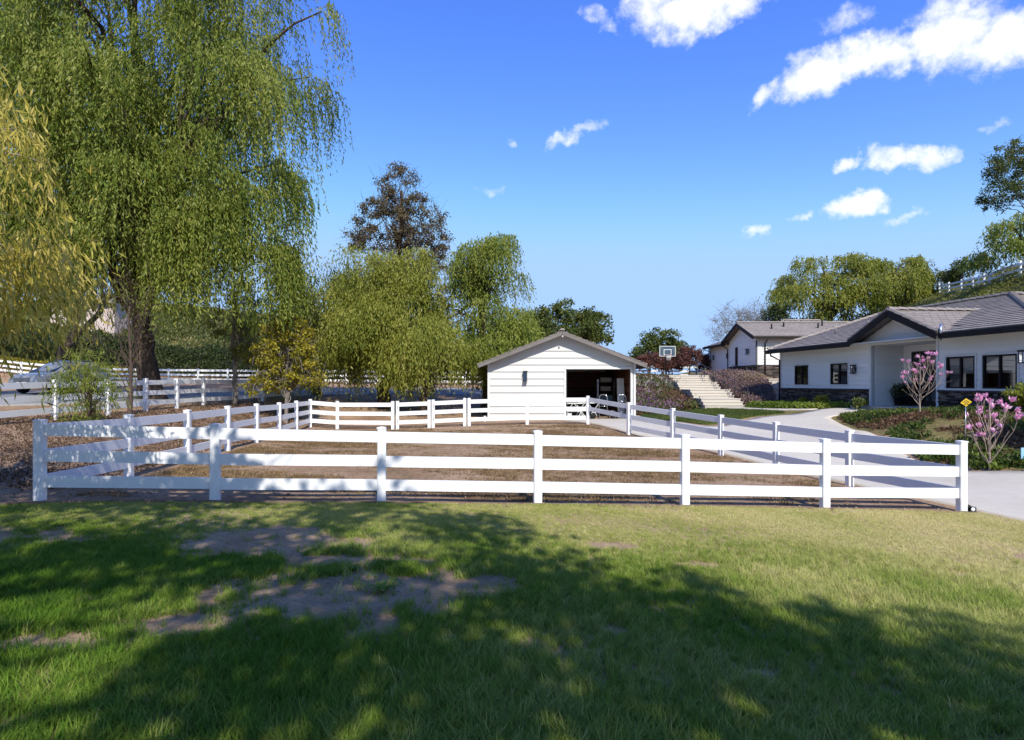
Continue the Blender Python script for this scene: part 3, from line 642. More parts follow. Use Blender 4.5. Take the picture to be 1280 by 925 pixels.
# ---------------------------------------------------------------- barn (garage)
def build_barn():
    YB0 = 30.0; x0, x1 = wx(609.5, YB0), wx(794.5, YB0); Wd = x1 - x0; zb = -.14; D = 8.5
    B = empty('barn', (x0, YB0, zb)); tag(B, 'pale clapboard barn with a grey gable roof and wide open doorway', 'barn')
    eave = zz(452.5, YB0) - zb; pu = Wd / 2; sl = .385; pz = eave + pu * sl
    d0, d1, dz = wx(707.5, YB0) - x0, wx(788, YB0) - x0, zz(461.5, YB0) - zb
    O, a, n = V3(0, 0, 0), X_, -Y_
    op = [(d0, d1, -1, dz)]
    backing('front_wall', B, O, a, n, Wd, -.3, eave, op, M['wallback'], .12, (pu, pz, sl))
    siding(B, O, a, n, .11, Wd - .11, .02, pz, [(d0 - .1, d1 + .1, -1, dz + .1)], .335, M['siding'], (pu, pz, sl))
    for u in (0, Wd - .11): MB().box(u, u + .108, -.062, -.002, .02, eave + .02).obj('corner_board', M['trim'], B)
    for q in ((d0 - .1, d0 - .001, 0, dz + .1), (d1 + .001, d1 + .1, 0, dz + .1)): MB().box(q[0], q[1], -.065, .05, q[2], q[3]).obj('door_casing', M['trim'], B)
    MB().box(d0, d1, -.063, .05, dz + .001, dz + .098).obj('door_casing', M['trim'], B)
    for nm, (u0, u1) in (('side_wall', (0.001, .12)), ('side_wall', (Wd - .12, Wd - .001))):
        w = MB().box(u0, u1, .121, D, -.3, eave).obj(nm, M['siding'], B)
    MB().box(.121, Wd - .121, D - .12, D, -.3, eave).obj('back_wall', M['siding'], B)
    MB().add([(0, D - .06, eave), (Wd, D - .06, eave), (pu, D - .06, pz)], [(2, 1, 0)]).obj('back_gable', M['siding'], B)
    # interior lining of brown boards, each a piece
    rng = random.Random(8)
    for k in range(12):
        z_ = .05 + k * .225
        for nm, f in (('right', Wd - .145), ):
            MB().box(f, f + .02, .13, D - .15, z_, z_ + .218, rng.random()).obj('lining_board', M['woodin'], B)
    for k in range(11):
        z_ = .05 + k * .225
        MB().box(.16, Wd - .16, D - .15, D - .13, z_, z_ + .218, rng.random()).obj('lining_board', M['woodin'], B)
    MB().box(d0 - .55, d0 - .50, .13, D - .16, 0, eave).obj('partition', M['woodin'], B)
    MB().box(.13, Wd - .13, .13, D - .13, eave - .08, eave - .02).obj('ceiling', M['woodin'], B)
    MB().box(.0, Wd, -.1, D, -.3, .035).obj('floor_slab', M['concrete'], B)
    # roof with overhang
    ov, og = .43, .50; rt = .10
    e0, e1 = -ov, Wd + ov; ez = eave - ov * sl + .03; rz_ = pz + .06
    for s, (e, seed) in ((-1, (e0, 11)), (1, (e1, 12))):
        pl = [V3(e, -og, ez), V3(pu, -og, rz_), V3(pu, D + og, rz_), V3(e, D + og, ez)]
        if s > 0: pl = [pl[1], pl[0], pl[3], pl[2]]
        if s < 0: pl = [pl[0], pl[1], pl[2], pl[3]]
        mb = MB(); slab(mb, pl, .06); mb.obj('roof_deck', M['roofedge'], B)
        if s < 0: tiles(B, 'roof_tiles', V3(e - .03, D + og + .02, ez + .001), V3(e - .03, -og - .04, ez + .001), V3(pu, -og - .04, rz_ + .001), V3(pu, D + og + .02, rz_ + .001), seed=seed)
        else: tiles(B, 'roof_tiles', V3(e + .03, -og - .04, ez + .001), V3(e + .03, D + og + .02, ez + .001), V3(pu, D + og + .02, rz_ + .001), V3(pu, -og - .04, rz_ + .001), seed=seed)
        # barge board
        mb = MB(); A, C = V3(e, -og - .02, ez - .085), V3(pu, -og - .02, rz_ - .085)
        mb.beam(A, C, .04, .15); mb.obj('barge_board', M['roofedge'], B)
        mb = MB().beam(V3(e + s * .012, -og, ez - .09), V3(e + s * .012, D + og, ez - .09), .024, .15); mb.obj('eave_fascia', M['roofedge'], B)
    ridge_caps(B, (pu, -og - .05, rz_ + .045), (pu, D + og, rz_ + .045))
    # camera under the gable, lamp by the door
    MB().box(pu - .03, pu + .03, -og - .12, -og - .042, rz_ - .27, rz_ - .20).obj('security_camera', M['trim'], B)
    lantern(B, V3(wx(656.5, YB0) - x0, -.03, zz(470, YB0) - zb), -Y_, 1.35)
    # rolled door track on the left jamb
    MB().box(d0 + .002, d0 + .05, .06, .16, .04, dz - .06).obj('door_track', M['plastic'], B)
    return x0, YB0, zb, d0, d1, dz
bx0, by0, bz0, bd0, bd1, bdz = build_barn()
def stand(name, label, cat, loc, rz=0, group=None):
    o = empty(name, loc, rz); tag(o, label, cat, group); return o
fz = bz0 + .036
# things kept inside the doorway
t_ = stand('leaning_panel', 'tall white panel leaning inside the open barn doorway', 'panel', (wx(775.5, 31.6), 31.6, fz), .12)
MB().hexa([(-.18, -.2, 0), (.18, -.2, 0), (.18, -.16, 0), (-.18, -.16, 0), (-.18, .0, 2.02), (.18, .0, 2.02), (.18, .04, 2.02), (-.18, .04, 2.02)]).obj('board', M['trim'], t_)
MB().box(-.15, .15, -.17, -.155, .08, .16).obj('rail', M['trim'], t_)
def hand_truck(x, y, label, rz, sc=1.0):
    r = stand('hand_truck', label, 'hand truck', (x, y, fz), rz, 'hand trucks in the barn')
    mb = MB(); mb.tube([(-.2, 0, .1), (-.2, .03, 1.0), (-.17, .04, 1.14), (-.1, .05, 1.2), (.1, .05, 1.2), (.17, .04, 1.14), (.2, .03, 1.0), (.2, 0, .1)], .022, 6); mb.obj('frame', M['chrome'], r)
    for z_ in (.35, .62, .88): MB().tube([(-.2, .012 + z_ * .015, z_), (.2, .012 + z_ * .015, z_)], .016, 6).obj('crossbar', M['chrome'], r)
    MB().box(-.23, .23, -.24, .02, .03, .05).obj('toe_plate', M['chrome'], r)
    for s in (-1, 1):
        w = MB().lathe([(.0, -.03), (.09, -.03), (.125, -.02), (.125, .02), (.09, .03), (0, .03)], 14, (0, 0, 0), axis='y'); o = w.obj('wheel', M['rubber'], r, (s * .25, .08, .126)); o.rotation_euler = (0, 0, R(90))
    return r
hand_truck(wx(778, 30.6), 30.62, 'pale metal hand truck standing against the white panel in the barn', .1)
hand_truck(wx(754, 31.2), 31.2, 'metal hand truck standing in the middle of the barn doorway', -.25)
def sawhorse(x, y, label, rz):
    r = stand('folding_sawhorse', label, 'sawhorse', (x, y, fz), rz, 'folding white trestles in the barn')
    MB().beam((-.42, 0, .78), (.42, 0, .78), .09, .06).obj('top_beam', M['trim'], r)
    for s in (-1, 1):
        for q in (-1, 1): MB().beam((s * .36 + q * .26, q * .05, .0), (s * .36 - q * .26, q * .05, .745), .03, .03).obj('leg', M['trim'], r)
    MB().beam((-.36, 0, .37), (.36, 0, .37), .02, .03).obj('stretcher', M['trim'], r)
    return r
sawhorse(wx(718, 30.9), 30.9, 'white folding trestle just inside the left door jamb', .05)
sawhorse(wx(733, 31.5), 31.5, 'white folding trestle beside the middle hand truck', -.2)
# storage shelf deep in the barn
r = stand('storage_shelf', 'dim storage shelf with bins against the barn back wall', 'shelf', (wx(757, 35.5), 35.5, fz))
for s in (-.45, .45):
    for q in (-.2, .2): MB().box(s - .02, s + .02, q - .02, q + .02, 0, 2.0).obj('upright', M['chrome'], r)
for z_ in (.3, .8, 1.3, 1.8): MB().box(-.425, .425, -.22, .22, z_, z_ + .03).obj('shelf', M['woodin'], r)
for k, (z_, w_, m_) in enumerate(((.33, .6, 'plastic'), (.83, .7, 'bluesign'), (1.33, .55, 'trim'), (1.83, .6, 'trim'))):
    b_ = MB().box(-w_ / 2, w_ / 2, -.18, .18, 0, .26); o = b_.obj('storage_bin', M[m_]); o.location = (wx(757, 35.5), 35.5, fz + z_); tag(o, ['dark bin on the lowest board of the barn shelf', 'blue bin on the second board of the barn shelf', 'narrow white bin on the third board of the barn shelf', 'white bin on the top board of the barn shelf'][k], 'bin')
# buckets and scraps on the floor
for k, (px, Y, rr, hh, mt, lb) in enumerate(((711.5, 30.45, .13, .3, 'trim', 'white bucket beside the left door jamb of the barn'), (766, 30.7, .14, .32, 'plastic', 'dark bucket between the two hand trucks'), (741, 30.75, .15, .26, 'rubber', 'black tub on the barn floor near the trestles'))):
    r = stand('bucket', lb, 'bucket', (wx(px, Y), Y, fz))
    MB().lathe([(0, .0), (rr * .8, 0), (rr, hh), (rr * .93, hh), (rr * .75, .03), (0, .03)], 16).obj('pail', M[mt], r)
    MB().tube([(rr * math.cos(t), .02, hh + .02 + .07 * math.sin(t)) for t in np.linspace(0, math.pi, 9)], .005, 4).obj('handle', M['chrome'], r)

# ---------------------------------------------------------------- main house: local x runs into the house, local -y along the facade towards the lawn
def build_house():
    rz = math.atan2(.119, .993); Hs = empty('house', (14.3, 33.0, 0), rz)
    tag(Hs, 'long white clapboard house with dark stone base, porch gable and tiled roof', 'house')
    Lh, Dh, zs, ze = 14.6, 12.0, 1.36, 3.40
    O, a, n = V3(0, 0, 0), -Y_, -X_
    porch = (6.93, 10.36, .2, 3.24)
    wins = [(1.30, 2.46, 1.60, 2.56), (4.20, 5.42, 1.62, 2.57), (10.80, 12.0, 1.49, 2.60), (12.30, 13.55, 1.49, 2.60)]
    op = [porch] + wins
    gb = (8.64, 4.40, .42)
    backing('front_wall', Hs, O, a, n, Lh, -.4, ze, op, M['wallback'], .14, None)
    # gable infill over the porch
    hw = (gb[1] - ze) / gb[2]
    MB().add([(-.0, -(gb[0] - hw), ze + .003), (-.0, -(gb[0] + hw), ze + .003), (-.0, -gb[0], gb[1]), (.14, -(gb[0] - hw), ze + .003), (.14, -(gb[0] + hw), ze + .003), (.14, -gb[0], gb[1])], [(0, 2, 1), (3, 4, 5), (0, 1, 4, 3), (1, 2, 5, 4), (2, 0, 3, 5)]).obj('porch_gable', M['wallback'], Hs)
    so = [(w[0] - .075, w[1] + .075, w[2] - .075, w[3] + .075) for w in wins] + [(porch[0] - .11, porch[1] + .11, -1, porch[3] + .11)]
    siding(Hs, O, a, n, .1, Lh - .1, zs + .07, ze + .02, so, .182, M['siding_house'])
    siding(Hs, O, a, n, gb[0] - hw, gb[0] + hw, ze + .021, gb[1], [], .182, M['siding_house'], gb)
    for u in (0, Lh - .1): MB().box(-.044, -.002, -(u + .098), -u, zs + .07, ze).obj('corner_board', M['trim'], Hs)
    stone_band(Hs, O, a, n, 0, porch[0] - .11, .2, zs, 5); stone_band(Hs, O, a, n, porch[1] + .11, Lh, .2, zs, 6)
    for k, w in enumerate(wins): window(Hs, O, a, n, *w, mullions=1, cross=(k < 1), blind=(.52 if k >= 2 else (0 if k == 0 else .35)))
    # porch recess
    p0, p1, _, pz_ = porch; dp = 1.45
    for u in (p0 - .11, p1 + .002): MB().box(-.05, .0, -(u + .108), -u, .6, pz_ + .11).obj('porch_casing', M['trim'], Hs)
    MB().box(-.05, .0, -p1, -p0, pz_ + .002, pz_ + .11).obj('porch_casing', M['trim'], Hs)
    MB().box(.141, dp, -p0 + .001, -p0 + .12, .2, pz_).obj('porch_side_wall', M['wallback'], Hs)
    siding(Hs, V3(.0, -p0, 0), X_, -Y_, .15, dp, .74, pz_, [], .182, M['siding_house'])
    MB().box(.141, dp, -p1 - .12, -p1 - .001, .2, pz_).obj('porch_side_wall', M['siding_house'], Hs)
    MB().box(dp, dp + .1, -p1 - .1, -p0 + .1, .2, pz_).obj('porch_back_wall', M['wallback'], Hs)
    siding(Hs, V3(dp, 0, 0), -Y_, -X_, p0 + .02, p1 - .02, .74, pz_, [(p0 + .5, p1 - .85, .0, 2.98)], .182, M['siding_house'])
    MB().box(.0, dp, -p1 - .05, -p0 + .05, pz_ + .001, pz_ + .05).obj('porch_ceiling', M['trim'], Hs)
    d = MB(); u0, u1 = p0 + .52, p1 - .87
    d.box(dp - .07, dp - .002, -u1, -u0, .745, 2.96); dr = d.obj('front_door', M['black'], Hs)
    um = (u0 + u1) / 2
    for q0, q1 in ((u0 + .1, um - .06), (um + .06, u1 - .1)): MB().box(dp - .085, dp - .072, -q1, -q0, .95, 2.8).obj('door_pane', M['autoglass'], dr)
    MB().tube([(dp - .13, -(um + .03), 1.5), (dp - .13, -(um + .03), 2.1)], .015, 6).obj('door_handle', M['chrome'], dr)
    # porch slab and step
    MB().box(-.75, dp, -p1 - .25, -p0 + .3, .2, .735).obj('porch_slab', M['concrete'], Hs)
    MB().box(-1.25, -.752, -p1 + .2, -p0 + .1, .1, .58).obj('porch_step', M['concrete'], Hs)
    # other walls
    MB().box(0, Dh, .0, .14, -.4, ze).obj('end_wall', M['siding_house'], Hs)
    MB().add([(.4, .07, ze), (Dh - .4, .07, ze), (Dh / 2, .07, ze + 1.75)], [(0, 2, 1)]).obj('end_gable', M['siding_house'], Hs)
    MB().box(.141, Dh, -Lh, -Lh + .14, -.4, ze).obj('end_wall', M['siding_house'], Hs)
    MB().box(Dh - .14, Dh, -Lh + .141, -.001, -.4, ze).obj('back_wall', M['siding_house'], Hs)
    # main roof: gable at the far end, hip at the near end
    ov = .5; ez, rg = 3.44, 5.42; e0 = -ov; yF, yN, yR = .5, -15.0, -7.45; xr = 6.0; e1 = 2 * xr + ov
    A, B_, C, D_ = V3(e0, yF, ez), V3(e0, yN, ez), V3(xr, yR, rg), V3(xr, yF, rg)
    E_, G_ = V3(e1, yF, ez), V3(e1, yN, ez)
    gyc, hwc = -gb[0], 2.42; sl_ = (rg - ez) / (xr - e0); zx = lambda x: ez + (x - e0) * sl_; hipy = lambda x: yN + (x - e0) / (xr - e0) * (yR - yN); hipx = lambda y: e0 + (y - yN) / (yR - yN) * (xr - e0)
    q = lambda x, y: V3(x, y, zx(x)); xc_ = .16; ya, yb = gyc + hwc, gyc - hwc
    for pl in ([q(e0, yF), q(e0, ya), q(xr, ya), q(xr, yF)], [q(xc_, ya), q(xc_, yR), q(xr, yR), q(xr, ya)], [q(xc_, yR), q(xc_, yb), q(hipx(yb), yb), q(xr, yR)], [q(e0, yb), q(e0, yN), q(hipx(yb), yb)]):
        mb = MB(); slab(mb, pl, .05); mb.obj('roof_deck', M['roofedge'], Hs)
    rgn = random.Random(21); tm = MB(); nc = 20; dx = (xr - e0) / nc; nr = V3(-sl_, 0, 1).normalized()
    for i in range(nc):
        x0, x1 = e0 + i * dx, e0 + (i + 1.1) * dx; x1 = min(x1, xr); segs = [(ya, yF), (hipy(x0), yb)] if x0 < xc_ else [(hipy(x0), yF)]
        for s0, s1 in segs:
            y_ = s0 + (rgn.random() * .2)
            ys2 = [s0] + list(np.arange(s0 + (.17 if i % 2 else .33), s1 - .05, .33)) + [s1]
            for p0_, p1_ in zip(ys2[:-1], ys2[1:]):
                j = rgn.uniform(0, .007); lo, f1, f2 = nr * .004, nr * (.042 + j), nr * .014
                y0t, y1t = max(p0_, hipy(x1)), max(p1_, hipy(x1) + .001)
                tm.hexa([q(x0, p0_ + .004) + lo, q(x0, p1_ - .004) + lo, q(x1, y1t) + lo, q(x1, y0t) + lo, q(x0, p0_ + .004) + f1, q(x0, p1_ - .004) + f1, q(x1, y1t) + f2, q(x1, y0t) + f2], rgn.random())
    tm.obj('roof_tiles', M['roof'], Hs)['kind'] = 'stuff'
    mb = MB(); slab(mb, [B_, G_, C], .05); mb.obj('roof_deck', M['roofedge'], Hs)
    mb = MB(); slab(mb, [G_, E_, D_, C], .05); mb.obj('roof_deck', M['roofedge'], Hs)
    up = V3(0, 0, .003)
    tiles(Hs, 'roof_tiles', B_ + up, G_ + up, C + up + V3(.02, 0, 0), C + up, .32, .33, seed=22)
    tiles(Hs, 'roof_tiles', G_ + up, E_ + up, D_ + up, C + up, .4, .5, seed=23)
    ridge_caps(Hs, D_ + V3(0, 0, .05), C + V3(0, 0, .05), .26, 31); ridge_caps(Hs, B_ + V3(.1, .15, .06), C + V3(0, 0, .06), .26, 32); ridge_caps(Hs, G_ + V3(-.1, .15, .06), C + V3(0, 0, .06), .26, 33)
    ridge_caps(Hs, A + V3(0, 0, .05), D_ + V3(0, 0, .05), .2, 34)
    # porch cross gable
    gx0, gx1 = -.62, 4.2; gy = -gb[0]; hwg = 2.42; gz = 4.52; ge = 3.46
    for s, sd_ in ((1, 41), (-1, 42)):
        e, f_ = V3(gx0, gy + s * hwg, ge), V3(gx0, gy, gz); xi = .15
        e2, f2 = V3(xi, gy + s * hwg, ge + .02), V3(gx1 - .75, gy, gz)
        pl = [e, f_, f2, e2] if s < 0 else [f_, e, e2, f2]
        if s > 0: pl = [e2, f2, f_, e]
        else: pl = [e, f_, f2, e2]
        nrm = (pl[1] - pl[0]).cross(pl[2] - pl[0])
        if nrm.z < 0: pl = pl[::-1]
        mb = MB(); slab(mb, pl, .05); mb.obj('roof_deck', M['roofedge'], Hs)
        if s > 0: tiles(Hs, 'roof_tiles', e + up * 2, e2 + up * 2, f2 + up * 2, f_ + up * 2, .32, .33, seed=sd_)
        else: tiles(Hs, 'roof_tiles', e2 + up * 2, e + up * 2, f_ + up * 2, f2 + up * 2, .32, .33, seed=sd_)
        MB().beam(e + V3(-.02, 0, -.13), f_ + V3(-.02, 0, -.13), .05, .22).obj('barge_board', M['darkmetal'], Hs)
        ridge_caps(Hs, e + V3(.06, 0, .05), f_ + V3(.06, 0, .05), .2, sd_ + 5, .05)
    ridge_caps(Hs, V3(gx0, gy, gz + .045), V3(gx1 - .75, gy, gz + .045), .24, 45)
    # gutters, fascia, soffit
    for y0, y1 in ((yF, gy + hwg + .02), (gy - hwg - .02, yN)):
        MB().box(e0 - .10, e0 + .02, min(y0, y1), max(y0, y1), ez - .20, ez - .015).obj('gutter', M['darkmetal'], Hs)
    MB().box(e0 + .021, -.002, yN + .1, yF - .02, ez - .115, ez - .065).obj('soffit', M['trim'], Hs)
    MB().box(e0, e1, yN - .1, yN, ez - .2, ez - .02).obj('gutter', M['darkmetal'], Hs)
    MB().beam(A + V3(0, .02, -.1), D_ + V3(0, .02, -.1), .05, .2).obj('barge_board', M['darkmetal'], Hs)
    MB().tube([(e0 - .04, .12, ez - .2), (e0 - .04, .12, ez - .3), (-.07, .06, ez - .55), (-.07, .06, .5)], .042, 8).obj('downspout', M['darkmetal'], Hs)
    MB().tube([(e0 - .04, gy - hwg - .08, ez - .25), (e0 - .04, gy - hwg - .08, ez + .32)], .045, 8).obj('vent_pipe', M['chrome'], Hs)
    # roof vents
    for (q, y_) in ((1.8, -1.9), (2.6, -3.2), (3.1, -5.6)):
        z_ = ez + (q + ov) * (rg - ez) / (xr + ov)
        MB().tube([(q, y_, z_), (q, y_, z_ + .32)], .04, 8).obj('vent_pipe', M['roofedge'], Hs)
    lantern(Hs, V3(-.035, -5.95, 2.28), -X_, 1.1)
    lantern(Hs, V3(-.035, -13.85, 2.5), -X_, 1.1)
    return Hs
HOUSE = build_house()

# ---------------------------------------------------------------- house on the upper terrace
def build_upper():
    U = empty('upper_house', (17.5, 44.3, 2.0)); tag(U, 'smaller white gabled house on the terrace above the steps', 'house')
    # local: gable wall at x=0 facing -x from y=0 to 5.7; lit wall at y=0 facing -y
    zs, ze = .92, 3.02; gw = 5.7; gb = (gw / 2, 4.05, .37)
    Oa, aa, na = V3(0, gw, 0), -Y_, -X_
    wn_ = [(3.55, 4.05, .95, 2.4)]
    wn_ = [(1.35, 1.95, .98, 2.45)]
    backing('gable_wall', U, Oa, aa, na, gw, -.5, ze, wn_, M['wallback'], .12, gb)
    siding(U, Oa, aa, na, .1, gw - .1, zs + .07, gb[1], [(wn_[0][0] - .06, wn_[0][1] + .06, wn_[0][2] - .06, wn_[0][3] + .06)], .19, M['siding_house'], gb)
    for u in (0, gw - .1): MB().box(-.04, -.002, gw - u - .098, gw - u, zs + .07, ze).obj('corner_board', M['trim'], U)
    stone_band(U, Oa, aa, na, 0, gw, -.3, zs, 51)
    window(U, Oa, aa, na, *wn_[0], mullions=0, trim=.05)
    lantern(U, V3(-.035, 1.6, 2.0), -X_, 1.2)
    # lit front wall
    Ob = V3(0, 0, 0); wf = 9.0
    backing('front_wall', U, Ob, X_, -Y_, wf, -.5, ze, [(1.6, 2.6, .9, 2.35)], M['wallback'], .12)
    siding(U, Ob, X_, -Y_, .1, wf, zs + .07, ze, [(1.54, 2.66, .84, 2.41)], .19, M['siding_house'])
    window(U, Ob, X_, -Y_, 1.6, 2.6, .98, 2.35, trim=.05)
    stone_band(U, Ob, X_, -Y_, -.08, wf, -.3, zs, 52)
    MB().box(.0, .1, -.042, -.003, zs + .07, ze).obj('corner_board', M['trim'], U)
    MB().box(.13, 9, .13, 11.5, -.4, ze - .02).obj('core_wall', M['siding_house'], U)
    # wing set a little further on
    wy0, wy1 = gw + .02, gw + 5.2; Oc = V3(.25, wy1, 0)
    dr = [(2.2, 3.9, .05, 2.35)]
    backing('wing_wall', U, Oc, -Y_, -X_, wy1 - wy0, -.5, ze - .15, dr, M['wallback'], .12)
    siding(U, Oc, -Y_, -X_, .1, wy1 - wy0, zs + .07, ze - .15, [(2.14, 3.96, -1, 2.41)], .19, M['siding_house'])
    stone_band(U, Oc, -Y_, -X_, 0, 2.14, -.3, zs, 53); stone_band(U, Oc, -Y_, -X_, 3.96, wy1 - wy0, -.3, zs, 54)
    window(U, Oc, -Y_, -X_, 2.2, 3.9, .08, 2.35, trim=.05, name='french_door', blind=0.0)
    lantern(U, V3(.21, gw + 4.2, 1.9), -X_, 1.1); lantern(U, V3(.21, gw + .75, 1.9), -X_, 1.1)
    # roofs
    ov = .5; ez = ze - .02; up = V3(0, 0, .003); gy = gw / 2; gz = 4.22; xr = 6.0
    for s, sd_ in ((-1, 61), (1, 62)):
        e, f_ = V3(-ov, gy + s * (gw / 2 + ov), ez), V3(-ov, gy, gz); e2, f2 = V3(9, gy + s * (gw / 2 + ov), ez), V3(9, gy, gz)
        pl = [e, e2, f2, f_]
        if (pl[1] - pl[0]).cross(pl[2] - pl[0]).z < 0: pl = pl[::-1]
        mb = MB(); slab(mb, pl, .05); mb.obj('roof_deck', M['roofedge'], U)
        if s < 0: tiles(U, 'roof_tiles', e + up, e2 + up, f2 + up, f_ + up, .33, .36, seed=sd_)
        else: tiles(U, 'roof_tiles', e2 + up, e + up, f_ + up, f2 + up, .33, .36, seed=sd_)
        MB().beam(e + V3(-.02, 0, -.12), f_ + V3(-.02, 0, -.12), .05, .22).obj('barge_board', M['darkmetal'], U)
        MB().beam(e + V3(0, s * .05, -.11), e2 + V3(0, s * .05, -.11), .1, .17).obj('gutter', M['darkmetal'], U)
    ridge_caps(U, V3(-ov, gy, gz + .05), V3(9, gy, gz + .05), .24, 63)
    # taller hipped roof behind
    a_, b_, c_, d_ = V3(2.2, 2.0, ez + .7), V3(9.5, 2.0, ez + .7), V3(9.5, 11.5, ez), V3(1.0, 11.5, ez)
    pk0, pk1 = V3(4.5, 6.2, 4.72), V3(7.5, 6.2, 4.72)
    mb = MB(); mb.add([a_, b_, pk1, pk0], [(0, 1, 2, 3)]); mb.add([d_, a_, pk0], [(0, 1, 2)]); mb.add([b_, c_, pk1], [(0, 1, 2)]); mb.add([c_, d_, pk0, pk1], [(0, 1, 2, 3)]); mb.obj('roof_deck', M['roofedge'], U)
    tiles(U, 'roof_tiles', a_ + up, b_ + up, pk1 + up, pk0 + up, .33, .36, seed=64); tiles(U, 'roof_tiles', d_ + up, a_ + up, pk0 + up, pk0 + up - V3(0, .01, 0), .33, .36, seed=65)
    ridge_caps(U, a_ + V3(0, 0, .05), pk0 + V3(0, 0, .05), .22, 66); ridge_caps(U, pk0 + V3(0, 0, .05), pk1 + V3(0, 0, .05), .22, 67)
    # wing roof: low pitch sloping down to the west
    w0, w1, w2, w3 = V3(-.35, gw + .02, ez - .13), V3(-.35, wy1 + .5, ez - .13), V3(3.4, wy1 + .5, 4.1), V3(3.4, gw + .02, 4.1)
    mb = MB(); slab(mb, [w1, w0, w3, w2], .05); mb.obj('roof_deck', M['roofedge'], U)
    tiles(U, 'roof_tiles', w1 + up, w0 + up, w3 + up, w2 + up, .33, .36, seed=68)
    MB().beam(w0 + V3(-.05, 0, -.1), w1 + V3(-.05, 0, -.1), .1, .17).obj('gutter', M['darkmetal'], U)
    for pts in ([(-.06, .06, ez - .25), (-.06, .06, -.2)], [(-.5, gw + .45, ez - .25), (-.10, gw + .15, ez - .6), (-.10, gw + .1, -.2)], [(.5, -.56, ez - .25), (.5, -.10, ez - .5), (.5, -.13, -.3)], [(-.35, wy1 + .3, ez - .35), (.15, wy1 - .06, ez - .6), (.15, wy1 - .06, -.2)]):
        MB().tube(pts, .045, 8).obj('downspout', M['darkmetal'], U)
    for q in ((1.5, 1.2), (2.6, 1.7), (5.0, 1.4), (5.6, 2.0)):
        z_ = ez + (q[1] + ov) * (gz - ez) / (gy + ov)
        MB().tube([(q[0], q[1], z_), (q[0], q[1], z_ + .4)], .06, 8).obj('vent_pipe', M['darkmetal'], U)
build_upper()

# ---------------------------------------------------------------- steps, railing, retaining wall
st = empty('garden_steps', (10.9, 31.8, 0)); tag(st, 'broad pale concrete steps climbing the bank between flower beds', 'steps')
zlo, zhi = h(10.9, 31.6) + .03, 2.2; ns = 12; ys_ = 31.8
for k in range(ns):
    y0 = ys_; dep = .40 if k % 3 < 2 else 2.02; ys_ += dep
    xc = 10.9 + .075 * (y0 - 31.8) + .12 * (k // 3 % 2); wv = 1.02 + .10 * (k // 3); zt = zlo + (zhi - zlo) * (k + 1) / ns
    mb = MB(); mb.box(xc - wv - 10.9, xc + wv - 10.9, y0 - 31.8, y0 + dep + .02 - 31.8, zt - .7, zt - .05); mb.obj('riser', M['concrete'], st)
    mb = MB(); mb.box(xc - wv - 10.93, xc + wv - 10.87, y0 - 31.83, y0 + dep - .002 - 31.8, zt - .049, zt); mb.obj('tread', M['concrete'], st)
MB().box(-1.6, 3.0, 11.3, 20, 1.9, 2.235).obj('landing', M['concrete'], st)
rl = empty('stair_railing', (12.4, 32.2, 0)); tag(rl, 'thin black metal handrail beside the concrete steps', 'railing')
rp = [(12.25 + .085 * k, 32.3 + k * 2.1) for k in range(6)]
def stepz(y): return zlo + (zhi - zlo) * min(max((y - 31.8) / 11.3, 0), 1)
for x, y in rp:
    zb = min(h(x, y), stepz(y)) - .1; MB().tube([(x - 12.4, y - 32.2, zb), (x - 12.4, y - 32.2, stepz(y) + 1.0)], .022, 6).obj('baluster', M['black'], rl)
for dz in (1.0, .55): MB().tube([(x - 12.4, y - 32.2, stepz(y) + dz) for x, y in rp], .02, 6).obj('handrail', M['black'], rl)
rt_ = empty('retaining_wall', (15.6, 37.0, 0)); tag(rt_, 'short pale rendered retaining wall in the gap between the two houses', 'wall')
mb = MB(); mb.box(-.42, .42, -.3, 3.8, -.2, 1.87); mb.obj('wall_body', M['concrete'], rt_)
MB().box(-.46, .46, -.34, 3.8, 1.872, 1.93).obj('coping', M['concrete'], rt_)
rr_ = empty('terrace_railing', (15.0, 40.6, 1.9)); tag(rr_, 'black terrace railing above the retaining wall by the upper house', 'railing')
for k in range(7):
    MB().tube([(k * .9 - .6, 0, -.4), (k * .9 - .6, 0, .95)], .025, 6).obj('baluster', M['black'], rr_)
for dz in (.9, .5, .12): MB().tube([(-.6, 0, dz), (4.8, 0, dz)], .018, 6).obj('rail', M['black'], rr_)
dw = empty('dark_garden_wall', (15.9, 40.9, 0)); tag(dw, 'dark garden wall in the shaded corner below the terrace railing', 'wall')
MB().box(-1.4, 4, 0, .2, .2, 1.85).obj('wall_body', M['stone'], dw); MB().box(-1.45, 4, -.04, .24, 1.852, 1.9).obj('coping', M['darkmetal'], dw)

# ---------------------------------------------------------------- basketball hoop
bh = empty('basketball_hoop', (wx(834.5, 48), 48, h(wx(834.5, 48), 48))); tag(bh, 'basketball hoop with a clear backboard on the terrace', 'basketball hoop')
hb = zz(439, 48) - bh.location.z
MB().tube([(0, .5, -.1), (0, .5, hb - .5), (0, .1, hb)], .07, 8).obj('pole', M['black'], bh)
m_, t__, b__, o__ = new_mat('clear_acrylic'); tr = N(t__, 'ShaderNodeBsdfTransparent'); gl = N(t__, 'ShaderNodeBsdfGlossy', inp={'Roughness': .05}); mxs = N(t__, 'ShaderNodeMixShader', inp={0: .14}); t__.links.new(tr.outputs[0], mxs.inputs[1]); t__.links.new(gl.outputs[0], mxs.inputs[2]); t__.links.new(mxs.outputs[0], o__.inputs[0]); M['acrylic'] = m_
MB().box(-.58, .58, .02, .04, hb - .36, hb + .36).obj('backboard', M['acrylic'], bh)
fb = MB()
